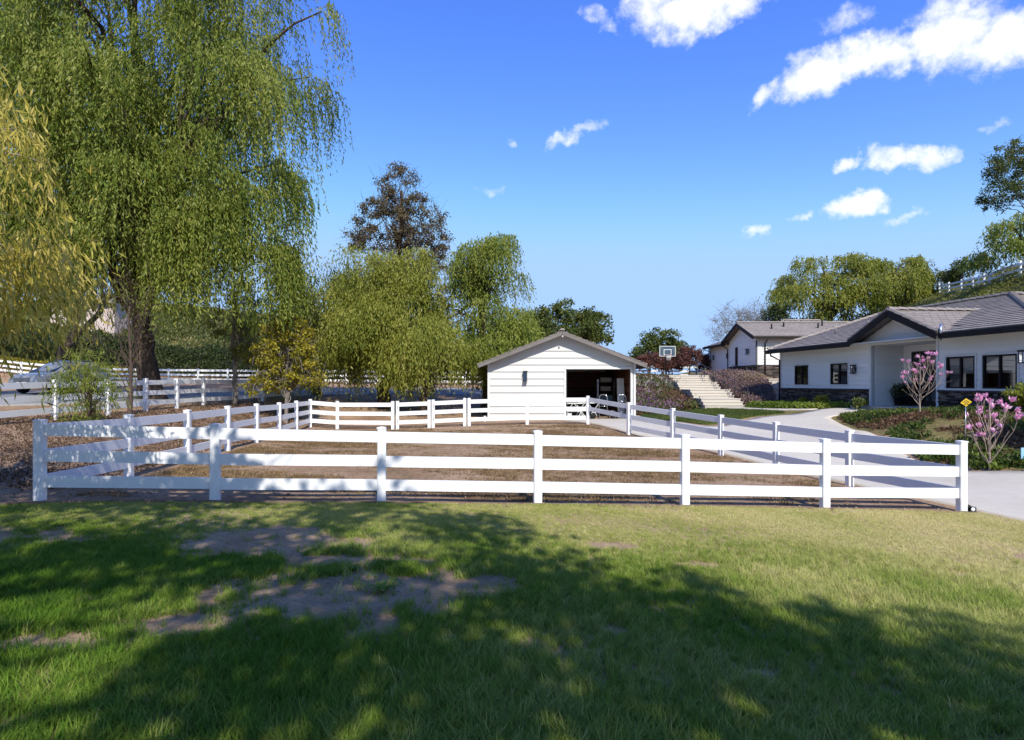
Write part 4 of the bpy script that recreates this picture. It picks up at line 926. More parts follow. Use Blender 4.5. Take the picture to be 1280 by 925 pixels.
for x0, x1, z0, z1 in ((-.62, .62, hb - .4, hb - .36), (-.62, .62, hb + .36, hb + .4), (-.62, -.58, hb - .36, hb + .36), (.58, .62, hb - .36, hb + .36)): fb.box(x0, x1, .0, .06, z0, z1)
fb.obj('backboard_frame', M['trim'], bh)
fb = MB()
for x0, x1, z0, z1 in ((-.3, .3, hb - .3, hb - .25), (-.3, .3, hb + .1, hb + .15), (-.3, -.25, hb - .25, hb + .1), (.25, .3, hb - .25, hb + .1)): fb.box(x0, x1, .005, .018, z0, z1)
fb.obj('target_square', M['trim'], bh)
MB().tube([(.23 * math.cos(t), -.26 + .23 * math.sin(t), hb - .3) for t in np.linspace(0, 2 * math.pi, 17)], .018, 6).obj('rim', M['redlens'], bh)
nb_ = MB()
for k in range(12):
    t = k * math.pi / 6
    for s in (1, -1): nb_.tube([(.22 * math.cos(t), -.26 + .22 * math.sin(t), hb - .3), (.13 * math.cos(t + s * .5), -.26 + .13 * math.sin(t + s * .5), hb - .72)], .012, 4)
nb_.obj('net', M['trim'], bh)

# ---------------------------------------------------------------- parked car
def build_car():
    Y = 32.2; X = wx(77, Y); base = h(X, Y) + .03
    C = empty('parked_car', (X, Y, base), R(-98)); tag(C, 'silver compact suv parked on the road behind the white fence', 'car')
    def loft(st, mat, name, parent=C, close=True):
        mb = MB(); n_ = len(st[0][1]); vs = []
        for x, pr in st:
            vs += [(x, y, z) for y, z in pr]
        fs = [(i * n_ + k, i * n_ + k + 1, (i + 1) * n_ + k + 1, (i + 1) * n_ + k) for i in range(len(st) - 1) for k in range(n_ - 1)]
        fs += [tuple(reversed(range(n_))), tuple((len(st) - 1) * n_ + k for k in range(n_))]
        mb.add(vs, fs, smooth=True); o = mb.obj(name, mat, parent); me = o.data; bm = bmesh.new(); bm.from_mesh(me); bmesh.ops.recalc_face_normals(bm, faces=bm.faces); bm.to_mesh(me); bm.free()
        md = o.modifiers.new('edge', 'EDGE_SPLIT'); md.split_angle = R(40); return o
    def sec(w, zb, zt, crown=.03):
        hlf = [(w * .93, zb), (w * .99, zb + .12), (w, (zb + zt) / 2 - .02), (w * .985, zt - .12), (w * .93, zt - .02), (w * .6, zt + crown * .7), (0, zt + crown)]
        return hlf + [(-y, z) for y, z in hlf[-2::-1]]
    body = [(2.26, sec(.62, .42, .70, .01)), (2.2, sec(.78, .32, .78, .02)), (2.0, sec(.86, .27, .88)), (1.7, sec(.89, .26, .95)), (1.25, sec(.905, .26, 1.01)), (.95, sec(.91, .26, 1.05)), (.0, sec(.915, .26, 1.06, .0)), (-1.3, sec(.915, .27, 1.08, .0)), (-1.9, sec(.89, .30, 1.08, .0)), (-2.15, sec(.84, .36, 1.04, .0)), (-2.24, sec(.74, .45, .95, .0))]
    loft(body, M['silver'], 'body')
    def cs(w0, w1, z0, z1): return [(w0, z0), (w0 * .985, z0 + .06), (w1 * 1.03, z1 - .1), (w1 * .94, z1 - .02), (w1 * .5, z1 + .025), (0, z1 + .035), (-w1 * .5, z1 + .025), (-w1 * .94, z1 - .02), (-w1 * 1.03, z1 - .1), (-w0 * .985, z0 + .06), (-w0, z0)]
    cab = [(1.12, cs(.78, .70, 1.03, 1.07)), (.72, cs(.82, .70, 1.03, 1.29)), (.32, cs(.84, .68, 1.03, 1.50)), (.02, cs(.85, .66, 1.03, 1.59)), (-.6, cs(.85, .66, 1.04, 1.63)), (-1.4, cs(.84, .64, 1.05, 1.60)), (-1.75, cs(.83, .60, 1.05, 1.50)), (-2.1, cs(.80, .58, 1.04, 1.18))]
    loft(cab, M['silver'], 'roof')
    # glazing set just proud of the cabin
    MB().add([(1.13, -.66, 1.075), (1.13, .66, 1.075), (.10, .60, 1.575), (.10, -.60, 1.575)], [(0, 1, 2, 3)]).obj('windscreen', M['plastic'], C)
    MB().add([(1.14, -.655, 1.09), (1.14, .655, 1.09), (.12, .595, 1.585), (.12, -.595, 1.585)], [(0, 1, 2, 3)]).obj('windscreen_glass', M['autoglass'], C)
    for s in (-1, 1):
        for pts in ([(.86, .85, 1.09), (.12, .865, 1.10), (.12, .735, 1.50), (.22, .735, 1.46)], [(.06, .865, 1.10), (-.86, .865, 1.12), (-.86, .73, 1.53), (.06, .735, 1.52)], [(-.92, .865, 1.12), (-1.72, .85, 1.15), (-1.5, .735, 1.44), (-.92, .73, 1.52)]):
            P = [(x, s * (y + .004), z) for x, y, z in pts]; P = P if s > 0 else P[::-1]
            w = MB().add(P, [(0, 1, 2, 3)]).obj('side_window', M['plastic'], C)
            MB().add([(x, y + s * .012, z) for x, y, z in P], [(0, 1, 2, 3)]).obj('pane', M['autoglass'], w)
        MB().hexa([(.72, s * .92, 1.02), (.84, s * .92, 1.03), (.80, s * 1.09, 1.05), (.70, s * 1.09, 1.04), (.70, s * .92, 1.15), (.80, s * .92, 1.14), (.76, s * 1.09, 1.17), (.69, s * 1.09, 1.17)]).obj('mirror', M['silver'], C)
        hl = MB().hexa([(2.205, s * .44, .70), (2.05, s * .82, .72), (1.98, s * .80, .72), (2.12, s * .42, .70), (2.16, s * .46, .80), (1.90, s * .845, .90), (1.85, s * .80, .90), (2.1, s * .44, .80)]); hl.obj('headlight', M['lampglass'], C)
        MB().hexa([(2.235, s * .50, .40), (2.19, s * .72, .40), (2.12, s * .72, .40), (2.15, s * .5, .40), (2.245, s * .52, .50), (2.20, s * .70, .50), (2.12, s * .7, .5), (2.15, s * .52, .5)]).obj('fog_light', M['chrome'], C)
        MB().hexa([(-2.22, s * .55, .80), (-2.08, s * .87, .80), (-2.0, s * .86, .80), (-2.12, s * .5, .80), (-2.2, s * .55, 1.0), (-2.06, s * .86, 1.0), (-2.0, s * .85, 1.0), (-2.12, s * .5, 1.0)]).obj('tail_light', M['redlens'], C)
        for x_ in (1.36, -1.34):
            arch = MB(); n_ = 14
            for k in range(n_):
                t0, t1 = math.pi * k / n_, math.pi * (k + 1) / n_; ro, ri = .43, .30
                y0, y1 = s * .80, s * .932
                arch.hexa([(x_ + ri * math.cos(t0), y0, .33 + ri * math.sin(t0)), (x_ + ro * math.cos(t0), y0, .33 + ro * math.sin(t0)), (x_ + ro * math.cos(t0), y1, .33 + ro * math.sin(t0)), (x_ + ri * math.cos(t0), y1, .33 + ri * math.sin(t0)), (x_ + ri * math.cos(t1), y0, .33 + ri * math.sin(t1)), (x_ + ro * math.cos(t1), y0, .33 + ro * math.sin(t1)), (x_ + ro * math.cos(t1), y1, .33 + ro * math.sin(t1)), (x_ + ri * math.cos(t1), y1, .33 + ri * math.sin(t1))])
            arch.obj('wheel_arch', M['plastic'], C)
            wv = empty('wheel', (x_, s * .84, .345)); wv.parent = C
            MB().lathe([(.20, -.11), (.31, -.115), (.345, -.08), (.345, .08), (.31, .115), (.20, .11), (.20, -.11)], 24, axis='y').obj('tyre', M['rubber'], wv)
            rim = MB(); rim.lathe([(.205, -.1), (.225, .1 * 1.0), (.2, .1), (.19, 0), (.0, 0)] if False else [(.20, -.10), (.215, .105), (.195, .105), (.185, -.02), (.0, -.02)], 24, axis='y')
            for k in range(5):
                t = k * 2 * math.pi / 5 + .3; rim.beam((0.03 * math.cos(t), s * .085, .03 * math.sin(t)), (.205 * math.cos(t), s * .10, .205 * math.sin(t)), .05, .03, up=(0, 1, 0))
            rim.lathe([(0, s * .1), (.05, s * .1), (.055, s * .04)], 12, axis='y'); rim.obj('rim', M['chrome'], wv)
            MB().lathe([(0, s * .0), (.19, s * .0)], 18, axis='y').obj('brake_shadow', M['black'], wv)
        MB().box(-1.0, 1.0, s * .905 - .02, s * .905 + .02, .25, .36).obj('sill_trim', M['plastic'], C)
    gr_ = MB()
    gr_.box(2.17, 2.262, -.44, .44, .56, .76); g2 = gr_.obj('grille', M['black'], C)
    for k in range(4): MB().box(2.258, 2.272, -.42, .42, .585 + k * .045, .60 + k * .045).obj('grille_bar', M['chrome'], g2)
    MB().box(2.15, 2.275, -.62, .62, .33, .40).obj('skid_plate', M['chrome'], C); MB().box(2.17, 2.268, -.5, .5, .41, .53).obj('lower_grille', M['plastic'], C)
    MB().box(2.262, 2.275, -.26, .26, .44, .55).obj('plate', M['trim'], C)
    for s in (-1, 1): MB().tube([(-.1, s * .58, 1.66), (-.2, s * .58, 1.70), (-1.3, s * .57, 1.69), (-1.4, s * .57, 1.64)], .018, 6).obj('roof_rail', M['chrome'], C)
build_car()
# pale wall of a neighbour's house glimpsed between the trunks
pw = empty('stucco_house', (wx(103, 62), 62, h(wx(103, 62), 62))); tag(pw, 'pale pink stucco garden building glimpsed between the trunks beyond the road', 'building')
MB().box(-3.2, 3.2, 0, 4, -1.5, 2.9).obj('wall', M['pinkwall'], pw)
mb = MB(); slab(mb, [(-3.6, -.5, 2.9), (3.6, -.5, 2.9), (3.6, 2, 4.0), (-3.6, 2, 4.0)], .12); slab(mb, [(-3.6, 2, 4.0), (3.6, 2, 4.0), (3.6, 4.5, 2.9), (-3.6, 4.5, 2.9)], .12); mb.obj('roof', M['roof'], pw)

# ---------------------------------------------------------------- foliage
def unit(v): return v / np.maximum(np.linalg.norm(v, axis=-1, keepdims=True), 1e-9)
def leaves(name, base, dirv, Ln, Wd, tint, mat, parent, rs, kind=True, side=None):
    n = len(base); dirv = unit(dirv)
    if side is None: side = rs.normal(size=(n, 3))
    side = unit(np.cross(dirv, side))
    mid = base + dirv * (Ln * .45)[:, None]
    v = np.stack([base, mid + side * (Wd / 2)[:, None], base + dirv * Ln[:, None], mid - side * (Wd / 2)[:, None]], 1).reshape(-1, 3)
    q = np.arange(n * 4).reshape(n, 4)
    me = np_mesh(name, v, q, np.repeat(tint, 4))
    o = link(name, me, mat, parent)
    if kind: o['kind'] = 'stuff'
    return o
def sphere_dirs(rs, n, zmin=-.35):
    out = np.zeros((0, 3))
    while len(out) < n:
        d = unit(rs.normal(size=(n * 2, 3))); out = np.concatenate([out, d[d[:, 2] > zmin]])
    return out[:n]
def clusters(rs, blobs, n, lo=.55, zmin=-.35):
    wgt = np.array([b[6] if len(b) > 6 else b[3] * b[4] for b in blobs], float); cnt = np.maximum(1, (wgt / wgt.sum() * n).astype(int)); C, Dn = [], []
    for b, k in zip(blobs, cnt):
        d = sphere_dirs(rs, k, zmin); r = (lo + (1 - lo) * rs.rand(k) ** .6)[:, None]
        C.append(np.array(b[:3]) + d * r * np.array(b[3:6])); Dn.append(d)
    return np.concatenate(C), np.concatenate(Dn)
def lobes(rs, blobs, n, lo, zmin, per=11, rsub=.30):
    # boughs on the crown's shell, each a dome of clusters of its own
    C0, D0 = clusters(rs, blobs, max(3, n // per), lo, zmin); rb = np.array([min(b[3:6]) for b in blobs])
    C, Dn = [], []
    for c, d in zip(C0, D0):
        j = int(np.argmin([np.linalg.norm((c - np.array(b[:3])) / np.array(b[3:6])) for b in blobs])); r = rb[j] * rsub * (.7 + .8 * rs.rand())
        e = sphere_dirs(rs, per, -.25); e = unit(e + d * .5)
        C.append(c + e * r * np.array([1.25, 1.25, .7])); Dn.append(unit(e + d))
    return np.concatenate(C), np.concatenate(Dn)
def bez(a, b, c, n):
    t = np.linspace(0, 1, n)[:, None]; return (1 - t) ** 2 * a + 2 * t * (1 - t) * b + t * t * c
def woodwork(root, rs, trunk, tr, targets, nl, bark, lr=.10, arch=.35, start=.45, sides=6, wig=.12, name='limb'):
    """trunk polyline and limbs that reach for the leaf clusters"""
    T = np.array(trunk, float); tp = np.interp(np.linspace(0, len(T) - 1, 14), np.arange(len(T)), T[:, 0]), np.interp(np.linspace(0, len(T) - 1, 14), np.arange(len(T)), T[:, 1]), np.interp(np.linspace(0, len(T) - 1, 14), np.arange(len(T)), T[:, 2])
    T = np.stack(tp, -1); T[1:-1] += rs.normal(size=(12, 3)) * tr * .22 * np.array([1, 1, .2])
    rad = tr * (1 - .55 * np.linspace(0, 1, 14)); rad[0] *= 1.5; rad[1] *= 1.15
    MB().tube(T, list(rad), 10).obj('trunk', bark, root)
    sel = rs.permutation(len(targets))[:nl]; mb = MB()
    for i in sel:
        c = targets[i]; k = int((start + (1 - start) * rs.rand()) * 13); a = T[k]
        L = np.linalg.norm(c - a); m = a + (c - a) * .45 + np.array([0, 0, L * arch * (.6 + .6 * rs.rand())])
        p = bez(a, m, c, 9); p[1:-1] += rs.normal(size=(7, 3)) * L * wig * .18
        r0 = min(lr * (.45 + .1 * L) * (.7 + .5 * rs.rand()), rad[k] * .8)
        mb.tube(p, list(r0 * (1 - .85 * np.linspace(0, 1, 9))), sides, cap=False)
    if sel.size: mb.obj(name + 's', bark, root)['kind'] = 'stuff'
    return T
def weeping(label, pos, blobs, ncl, nst, Lr, leaf, mat, trunk, tr, nl=36, group=None, seed=0, K=15, rc=.7, name='pepper_tree', bark='bark', cat='tree', start=.45, lo=.55, out=.55, spread=.38, tintamp=.28, zmin=-.35, floor=.25, rsub=.34, per=12):
    rs = np.random.RandomState(seed); z0 = h(*pos); root = empty(name, (*pos, z0)); tag(root, label, cat, group)
    C, Dn = lobes(rs, blobs, ncl, lo, zmin, per, rsub)
    woodwork(root, rs, trunk, tr, C, nl, M[bark], start=start)
    ci = np.repeat(np.arange(len(C)), nst); S = len(ci)
    p0 = C[ci] + rs.normal(size=(S, 3)) * rc * np.array([.8, .8, .35])
    ct = rs.rand(len(C))
    o_ = unit(Dn[ci] * np.array([1, 1, 0]) + rs.normal(size=(S, 3)) * np.array([.5, .5, 0]))
    L = (Lr[0] + (Lr[1] - Lr[0]) * rs.rand(S) ** 1.3) * (.75 + .5 * ct[ci])
    floor_ = floor + .9 * rs.rand(S)
    L = np.minimum(L, np.maximum(p0[:, 2] - floor_, .3))
    t = (np.arange(K)[None] + rs.rand(S, K)) / K
    a = out * (.5 + rs.rand(S))
    pos_ = p0[:, None] + o_[:, None] * (a[:, None] * (1 - np.exp(-2.5 * t)))[..., None] + np.array([0, 0, -1.0]) * (L[:, None] * t ** 1.15)[..., None] + np.array([0, 0, 1]) * (.25 * np.sin(np.pi * np.minimum(t * 2, 1)))[..., None]
    pos_ += rs.normal(size=pos_.shape) * .025
    d = np.array([0, 0, -1.0]) + rs.normal(size=pos_.shape) * spread + o_[:, None] * .3
    n = S * K; tint = np.repeat(.5 + tintamp * 1.3 * (ct[ci] - .5), K) + rs.normal(size=n) * tintamp * .6 + .10 * (1 - t.reshape(-1))
    leaves('crown', pos_.reshape(-1, 3), d.reshape(-1, 3), leaf[0] * (.6 + .7 * rs.rand(n)), leaf[1] * (.7 + .6 * rs.rand(n)), np.clip(tint, 0, 1), mat, root, rs)
    return root, C
def broad(label, pos, blobs, ncl, nlf, rc, leaf, mat, trunk, tr, nl=40, group=None, seed=0, name='broadleaf_tree', bark='bark', cat='tree', lo=.35, arch=.12, twig=0, lr=.09, zmin=-.6, tintamp=.25, start=.35, flat=.7, droop=.0):
    rs = np.random.RandomState(seed); z0 = h(*pos); root = empty(name, (*pos, z0)); tag(root, label, cat, group)
    C, Dn = clusters(rs, blobs, ncl, lo, zmin)
    woodwork(root, rs, trunk, tr, C, nl, M[bark], lr, arch, start)
    if twig:
        mb = MB()
        for i in range(len(C)):
            for k in range(twig):
                e = C[i] + rs.normal(size=3) * rc * 1.1; s = C[i] + rs.normal(size=3) * rc * .15; m_ = (s + e) / 2 + rs.normal(size=3) * rc * .15
                mb.tube([s, m_, e], [.012, .009, .004], 3, cap=False)
        mb.obj('twigs', M[bark], root)['kind'] = 'stuff'
    if nlf:
        ci = np.repeat(np.arange(len(C)), nlf); n = len(ci); ct = rs.rand(len(C)); sz = .65 + .7 * rs.rand(len(C))
        p = C[ci] + unit(rs.normal(size=(n, 3))) * (rs.rand(n) ** .45 * rc * sz[ci])[:, None] * np.array([1, 1, flat])
        d = rs.normal(size=(n, 3)) + np.array([0, 0, -.2 - droop]); sd = rs.normal(size=(n, 3)) * np.array([1, 1, .6])
        tint = .5 + tintamp * 1.2 * (ct[ci] - .5) + rs.normal(size=n) * tintamp * .6
        leaves('crown', p, d, leaf[0] * (.6 + .7 * rs.rand(n)), leaf[1] * (.7 + .6 * rs.rand(n)), np.clip(tint, 0, 1), mat, root, rs, side=sd)
    return root, C

M['pepper'] = leafm('pepper_leaf', [(0.05, (.055, .095, .012)), (.4, (.155, .215, .028)), (.7, (.28, .31, .05)), (1.0, (.40, .40, .11))], .48, nscale=.35, namp=.3)
M['pepper2'] = leafm('pepper_leaf_light', [(0.05, (.070, .105, .014)), (.4, (.20, .235, .032)), (.7, (.33, .335, .055)), (1.0, (.42, .39, .11))], .48, nscale=.35, namp=.3)
M['acacia'] = leafm('willow_acacia_leaf', [(0.05, (.15, .16, .02)), (.35, (.38, .35, .05)), (.65, (.60, .50, .10)), (1.0, (.70, .57, .19))], .48, nscale=.8, namp=.3)
M['olive'] = leafm('dark_broad_leaf', [(0.1, (.030, .050, .012)), (.45, (.085, .115, .025)), (.8, (.16, .18, .04)), (1.0, (.22, .21, .07))], .35)
M['brownleaf'] = leafm('sparse_bronze_leaf', [(0.1, (.045, .042, .020)), (.45, (.12, .095, .045)), (.8, (.21, .155, .075)), (1.0, (.28, .20, .11))], .3)
M['yellowleaf'] = leafm('yellow_green_leaf', [(0.1, (.12, .13, .015)), (.45, (.33, .30, .03)), (.75, (.50, .42, .05)), (1.0, (.55, .36, .07))], .45)
M['hedge'] = leafm('dark_hedge_leaf', [(0.1, (.012, .022, .007)), (.5, (.035, .055, .014)), (1.0, (.09, .11, .03))], .3)
M['redleaf'] = leafm('red_brown_leaf', [(0.1, (.045, .020, .018)), (.5, (.12, .05, .04)), (.8, (.20, .085, .06)), (1.0, (.24, .14, .10))], .3)

# big pepper tree behind the road fence
weeping('huge weeping pepper tree with a dark furrowed trunk behind the road fence', (-15.7, 27.2),
        [(0, 0, 13.8, 6.3, 6.0, 6.6, 50), (3.0, -2.2, 10.6, 4.0, 4.2, 5.2, 42), (4.0, -1.0, 13.4, 2.5, 2.8, 4.0, 20), (-4.5, -2.5, 11.5, 5.2, 4.6, 5.8, 46), (.5, -4.2, 7.8, 4.8, 3.0, 2.8, 46), (-5, -4, 7.2, 4.4, 3.2, 2.6, 34), (3.9, -2.4, 6.6, 2.6, 2.6, 2.0, 28), (-1, 3, 10, 5, 4, 5, 20), (2.2, -4.0, 6.0, 3.2, 1.8, 1.4, 22), (.6, -.5, 17.4, 5.2, 4.8, 3.6, 46), (-2.5, -1.5, 16.5, 4.5, 4, 3.5, 24)],
        1330, 10, (1.2, 4.2), (.19, .050), M['pepper'], [(0, 0, -.3), (-.25, 0, 1.6), (-.7, .1, 3.4), (-.2, 0, 5.2), (.5, 0, 8.5)], .50, 70, 'weeping pepper trees', 3, K=24, rc=.30, out=.7, tintamp=.32, zmin=-.5, floor=2.6, rsub=.22)
weeping('leaning pepper tree with a bare dark trunk on the far side of the road', (wx(70, 37), 37.0),
        [(1, -1, 9.5, 5, 4, 5.0), (-5, -1, 8.5, 5, 4, 4.5), (5, 1, 9, 4, 4, 5)], 230, 13, (1.2, 3.4), (.27, .075), M['pepper'],
        [(0, 0, -.3), (.6, 0, 2.2), (1.4, 0, 4.2), (1.0, 0, 7)], .36, 26, 'weeping pepper trees', 5, K=13, rc=.8)
# yellow willow-leaved acacia close by on the left
weeping('yellow green acacia with long drooping leaves hanging over the lawn edge', (-8.6, 6.9),
        [(2.1, .0, 4.2, 1.45, 1.5, 1.0, 30), (2.9, -.3, 3.6, 1.35, 1.2, .9, 26), (1.6, .2, 3.2, 1.5, 1.4, 1.1, 26), (0.2, 0, 4.9, 1.8, 1.8, 1.3, 24), (2.4, .5, 2.9, 1.2, 1.2, .8, 16)],
        190, 8, (.4, 1.1), (.15, .022), M['acacia'], [(0, 0, -.2), (.1, 0, 1.3), (.5, 0, 2.7), (1.0, 0, 4.0)], .12, 42, None, 9, K=14, rc=.26, name='acacia_tree', bark='palebark', spread=.38, out=.25, lo=.2, tintamp=.3, zmin=-.9)
# pale pepper trees behind the back fence
weeping('broad light green pepper tree drooping to the ground behind the back fence', (wx(478, 32.5), 32.5),
        [(0, 0, 5.0, 2.9, 2.6, 2.7, 40), (-2.6, .2, 4.0, 2.2, 2.2, 2.4, 28), (2.3, -.2, 4.3, 2.2, 2.2, 2.8, 26), (-.8, -1.6, 3.4, 2.6, 1.5, 2.2, 26), (1.2, 1, 6.6, 1.5, 1.6, 1.7, 10), (-3.6, -.5, 2.6, 1.5, 1.5, 1.7, 14)],
        760, 10, (.7, 2.4), (.19, .052), M['pepper2'], [(0, 0, -.2), (.2, 0, 1.5), (.1, 0, 3), (0, 0, 5)], .35, 34, 'weeping pepper trees', 13, K=13, rc=.34, zmin=-.6)
weeping('tall two tiered pepper tree with bare brown twigs beside the barn', (wx(606, 35), 35.0),
        [(.2, 0, 8.3, 1.5, 1.5, 2.0, 22), (-1.2, 0, 6.0, 1.9, 1.8, 2.2, 24), (1.1, .3, 5.0, 1.6, 1.6, 2.4, 18), (-.6, -1.0, 3.4, 2.0, 1.3, 1.8, 18), (-2.2, -.4, 3.0, 1.5, 1.4, 1.9, 14)],
        460, 10, (.6, 2.2), (.19, .055), M['pepper'], [(0, 0, -.2), (.1, 0, 2), (-.1, 0, 4.5), (.1, 0, 8.0)], .3, 40, 'weeping pepper trees', 17, K=13, rc=.32, zmin=-.5)
weeping('small pepper tree with a twisted trunk in front of the barn side', (wx(533, 31.0), 31.0),
        [(0, 0, 3.0, 1.7, 1.4, 1.6, 20), (-1.1, .2, 2.6, 1.2, 1.1, 1.3, 12)], 70, 12, (.7, 1.9), (.2, .055), M['pepper2'], [(0, 0, -.2), (-.25, 0, .7), (.1, 0, 1.4), (.0, 0, 2.6)], .24, 20, 'weeping pepper trees', 19, K=12, rc=.5)
weeping('mid green pepper tree between the giant pepper and the light pepper', (wx(395, 36), 36.0),
        [(0, 0, 5.2, 2.5, 2.2, 2.6, 24), (-2.2, 0, 4.4, 2.0, 2.0, 2.4, 18)], 140, 13, (.9, 2.6), (.23, .064), M['pepper'], [(0, 0, -.2), (.2, 0, 1.8), (0, 0, 4.4)], .28, 20, 'weeping pepper trees', 23, K=12, rc=.6, zmin=-.6)
# tall bronze sparse tree
broad('tall sparse bronze leaved tree rising above the pepper trees', (wx(500, 42), 42.0),
      [(0, 0, 13.2, 1.6, 1.6, 2.6, 12), (-1.0, 0, 10.8, 2.6, 2.2, 2.8, 20), (1.3, 0, 10.3, 2.3, 2.0, 3.0, 20), (2.2, 0, 7.4, 1.7, 1.6, 2.6, 12), (-2.3, 0, 10.0, 1.3, 1.3, 1.2, 6)],
      270, 62, .42, (.15, .085), M['brownleaf'], [(0, 0, -.2), (.2, 0, 4), (0, 0, 8), (.1, 0, 13.5)], .22, 130, None, 29, name='bronze_tree', bark='bark', arch=.10, twig=5, lr=.05, start=.3)
# yellow-green shrub tree at the end of the side fence
broad('rounded yellow green small tree at the back corner of the paddock', (wx(357, 25.6), 25.6),
      [(0, 0, 2.9, 1.25, 1.1, 1.35, 20), (-.5, 0, 1.7, .95, .9, .9, 10), (.35, -.1, 3.7, .75, .7, .75, 8), (.7, 0, 2.0, .75, .7, .9, 8)],
      150, 60, .30, (.12, .085), M['yellowleaf'], [(0, 0, -.2), (.05, 0, .8), (0, 0, 1.8), (.1, 0, 3.2)], .09, 60, None, 31, name='small_tree', bark='palebark', twig=3, lr=.04)
broad('thin pale trunked tree with a few green tufts by the road fence', (wx(293, 27.6), 27.6),
      [(.6, 0, 2.2, .7, .6, .7, 10), (-.3, 0, 3.4, .8, .8, 1.0, 8), (.2, 0, 4.6, .9, .8, 1.0, 8)], 60, 50, .28, (.12, .07), M['pepper2'], [(0, 0, -.2), (.05, 0, 1.5), (-.1, 0, 3), (.1, 0, 5)], .11, 40, None, 33, name='thin_tree', bark='palebark', twig=5, lr=.035, start=.2)
broad('dark stemmed bare twigged shrub in front of the giant pepper trunk', (wx(162, 20.6), 20.6),
      [(0, 0, 3.3, 1.1, .9, 1.7, 20), (-.5, 0, 2.0, .9, .7, 1.0, 10)], 40, 5, .4, (.12, .04), M['pepper'], [(0, 0, -.2), (.05, 0, .9), (.02, 0, 2), (0, 0, 3.6)], .075, 34, None, 37, name='bare_shrub', bark='bark', twig=3, lr=.022, start=.12, arch=.05)
weeping('young feathery pepper sapling growing through the road fence', (wx(112, 17.2), 17.2),
        [(-.1, 0, 1.55, .42, .4, .4, 14), (.3, 0, 1.15, .4, .4, .45, 12), (-.4, .1, 1.0, .35, .3, .45, 9), (.45, 0, .55, .35, .3, .35, 8), (-.05, 0, .6, .4, .35, .3, 6)], 96, 4, (.25, .8), (.13, .026), M['pepper'], [(0, 0, -.1), (.02, 0, .4), (-.03, 0, .8), (0, 0, 1.4)], 0.022, 40, None, 41, K=13, rc=.16, name='sapling', out=.25, zmin=-.7, start=.0, spread=.6, rsub=.5, per=6)
# trees behind the barn and on the terrace
broad('dark round oak behind the ridge of the pale barn', (wx(700, 47), 47.0),
      [(0, 0, 4.2, 3.0, 2.5, 2.1, 20), (2.2, 0, 4.0, 1.8, 1.8, 1.6, 10), (-2.4, 0, 4.0, 1.9, 1.8, 1.9, 10)], 190, 90, .55, (.2, .13), M['olive'], [(0, 0, -.2), (.1, 0, 1.8), (0, 0, 3.6)], .25, 30, 'oaks behind the buildings', 43, name='oak_tree', twig=0)
broad('round oak standing alone beyond the basketball hoop', (wx(828, 63), 63.0),
      [(0, 0, 3.2, 2.5, 2.2, 2.1, 20), (-1.2, 0, 2.4, 1.8, 1.8, 1.5, 10), (1.3, 0, 2.4, 1.6, 1.6, 1.6, 10)], 150, 80, .5, (.22, .14), M['olive'], [(0, 0, -.2), (.1, 0, 1.2), (0, 0, 2.6)], .2, 24, 'oaks behind the buildings', 47, name='oak_tree')
for k, (px, Y, zt, r_) in enumerate(((812, 55.5, 2.0, 1.3), (836, 55.8, 1.7, 1.3), (862, 55.0, 2.5, 1.35), (884, 56, 1.9, .9))):
    broad(['red brown shrub left of the basketball hoop next to the barn', 'red brown shrub directly behind the basketball hoop pole', 'tallest red brown shrub on the terrace beside the hoop', 'small red brown shrub by the corner of the upper house'][k], (wx(px, Y), Y), [(0, 0, zt * .62, r_, r_, zt * .45)], 60, 60, .35, (.14, .1), M['redleaf'], [(0, 0, -.1), (0, 0, zt * .4), (0, 0, zt * .6)], .06, 24, 'red shrubs on the terrace', 60 + k, name='red_shrub', cat='shrub', twig=2, lr=.03, start=.1)
broad('bare twiggy grey tree behind the roof of the upper house', (wx(928, 62), 62.0),
      [(-.5, 0, 4.6, 3.4, 2.6, 2.4, 20), (2.2, 0, 5.0, 2.4, 2.0, 2.2, 14)], 130, 5, .6, (.13, .06), M['brownleaf'], [(0, 0, -.2), (.2, 0, 1.5), (0, 0, 3)], .2, 110, None, 53, name='bare_tree', bark='palebark', twig=12, lr=.035, start=.3, arch=.08)
broad('dark evergreen clump beside the bare grey tree', (wx(972, 60), 60.0), [(0, 0, 4.6, 1.4, 1.4, 1.7, 10)], 40, 70, .5, (.2, .13), M['hedge'], [(0, 0, -.2), (0, 0, 2), (0, 0, 4)], .15, 16, None, 54, name='evergreen_tree')
weeping('large pale green tree behind the valley between both tiled roofs', (wx(1035, 62), 62.0),
        [(0, 0, 4.8, 3.9, 3.4, 3.2, 30), (-3.0, 0, 3.2, 2.2, 2.4, 2.6, 14), (2.0, 0, 6.0, 2.2, 2.2, 2.0, 12), (1.5, -1, 2.6, 3, 2, 1.8, 14)], 330, 9, (.6, 1.6), (.26, .09), M['pepper2'], [(0, 0, -.2), (.3, 0, 2), (0, 0, 5)], .35, 26, 'big trees behind the main house', 71, K=12, rc=.42, zmin=-.7, name='leafy_tree')
weeping('large pale green tree at the foot of the grassy hill', (wx(1108, 64), 64.0),
        [(0, 0, 3.2, 3.2, 3, 2.6, 20), (1.8, 0, 3.9, 2.0, 2.2, 1.8, 12), (-1.8, 0, 2.9, 2.2, 2.2, 2.2, 10), (2.5, 0, 1.6, 2.2, 2, 1.5, 10)], 260, 9, (.6, 1.5), (.26, .09), M['pepper2'], [(0, 0, -.2), (.3, 0, 1.6), (0, 0, 4)], .3, 22, 'big trees behind the main house', 73, K=12, rc=.42, zmin=-.7, name='leafy_tree')
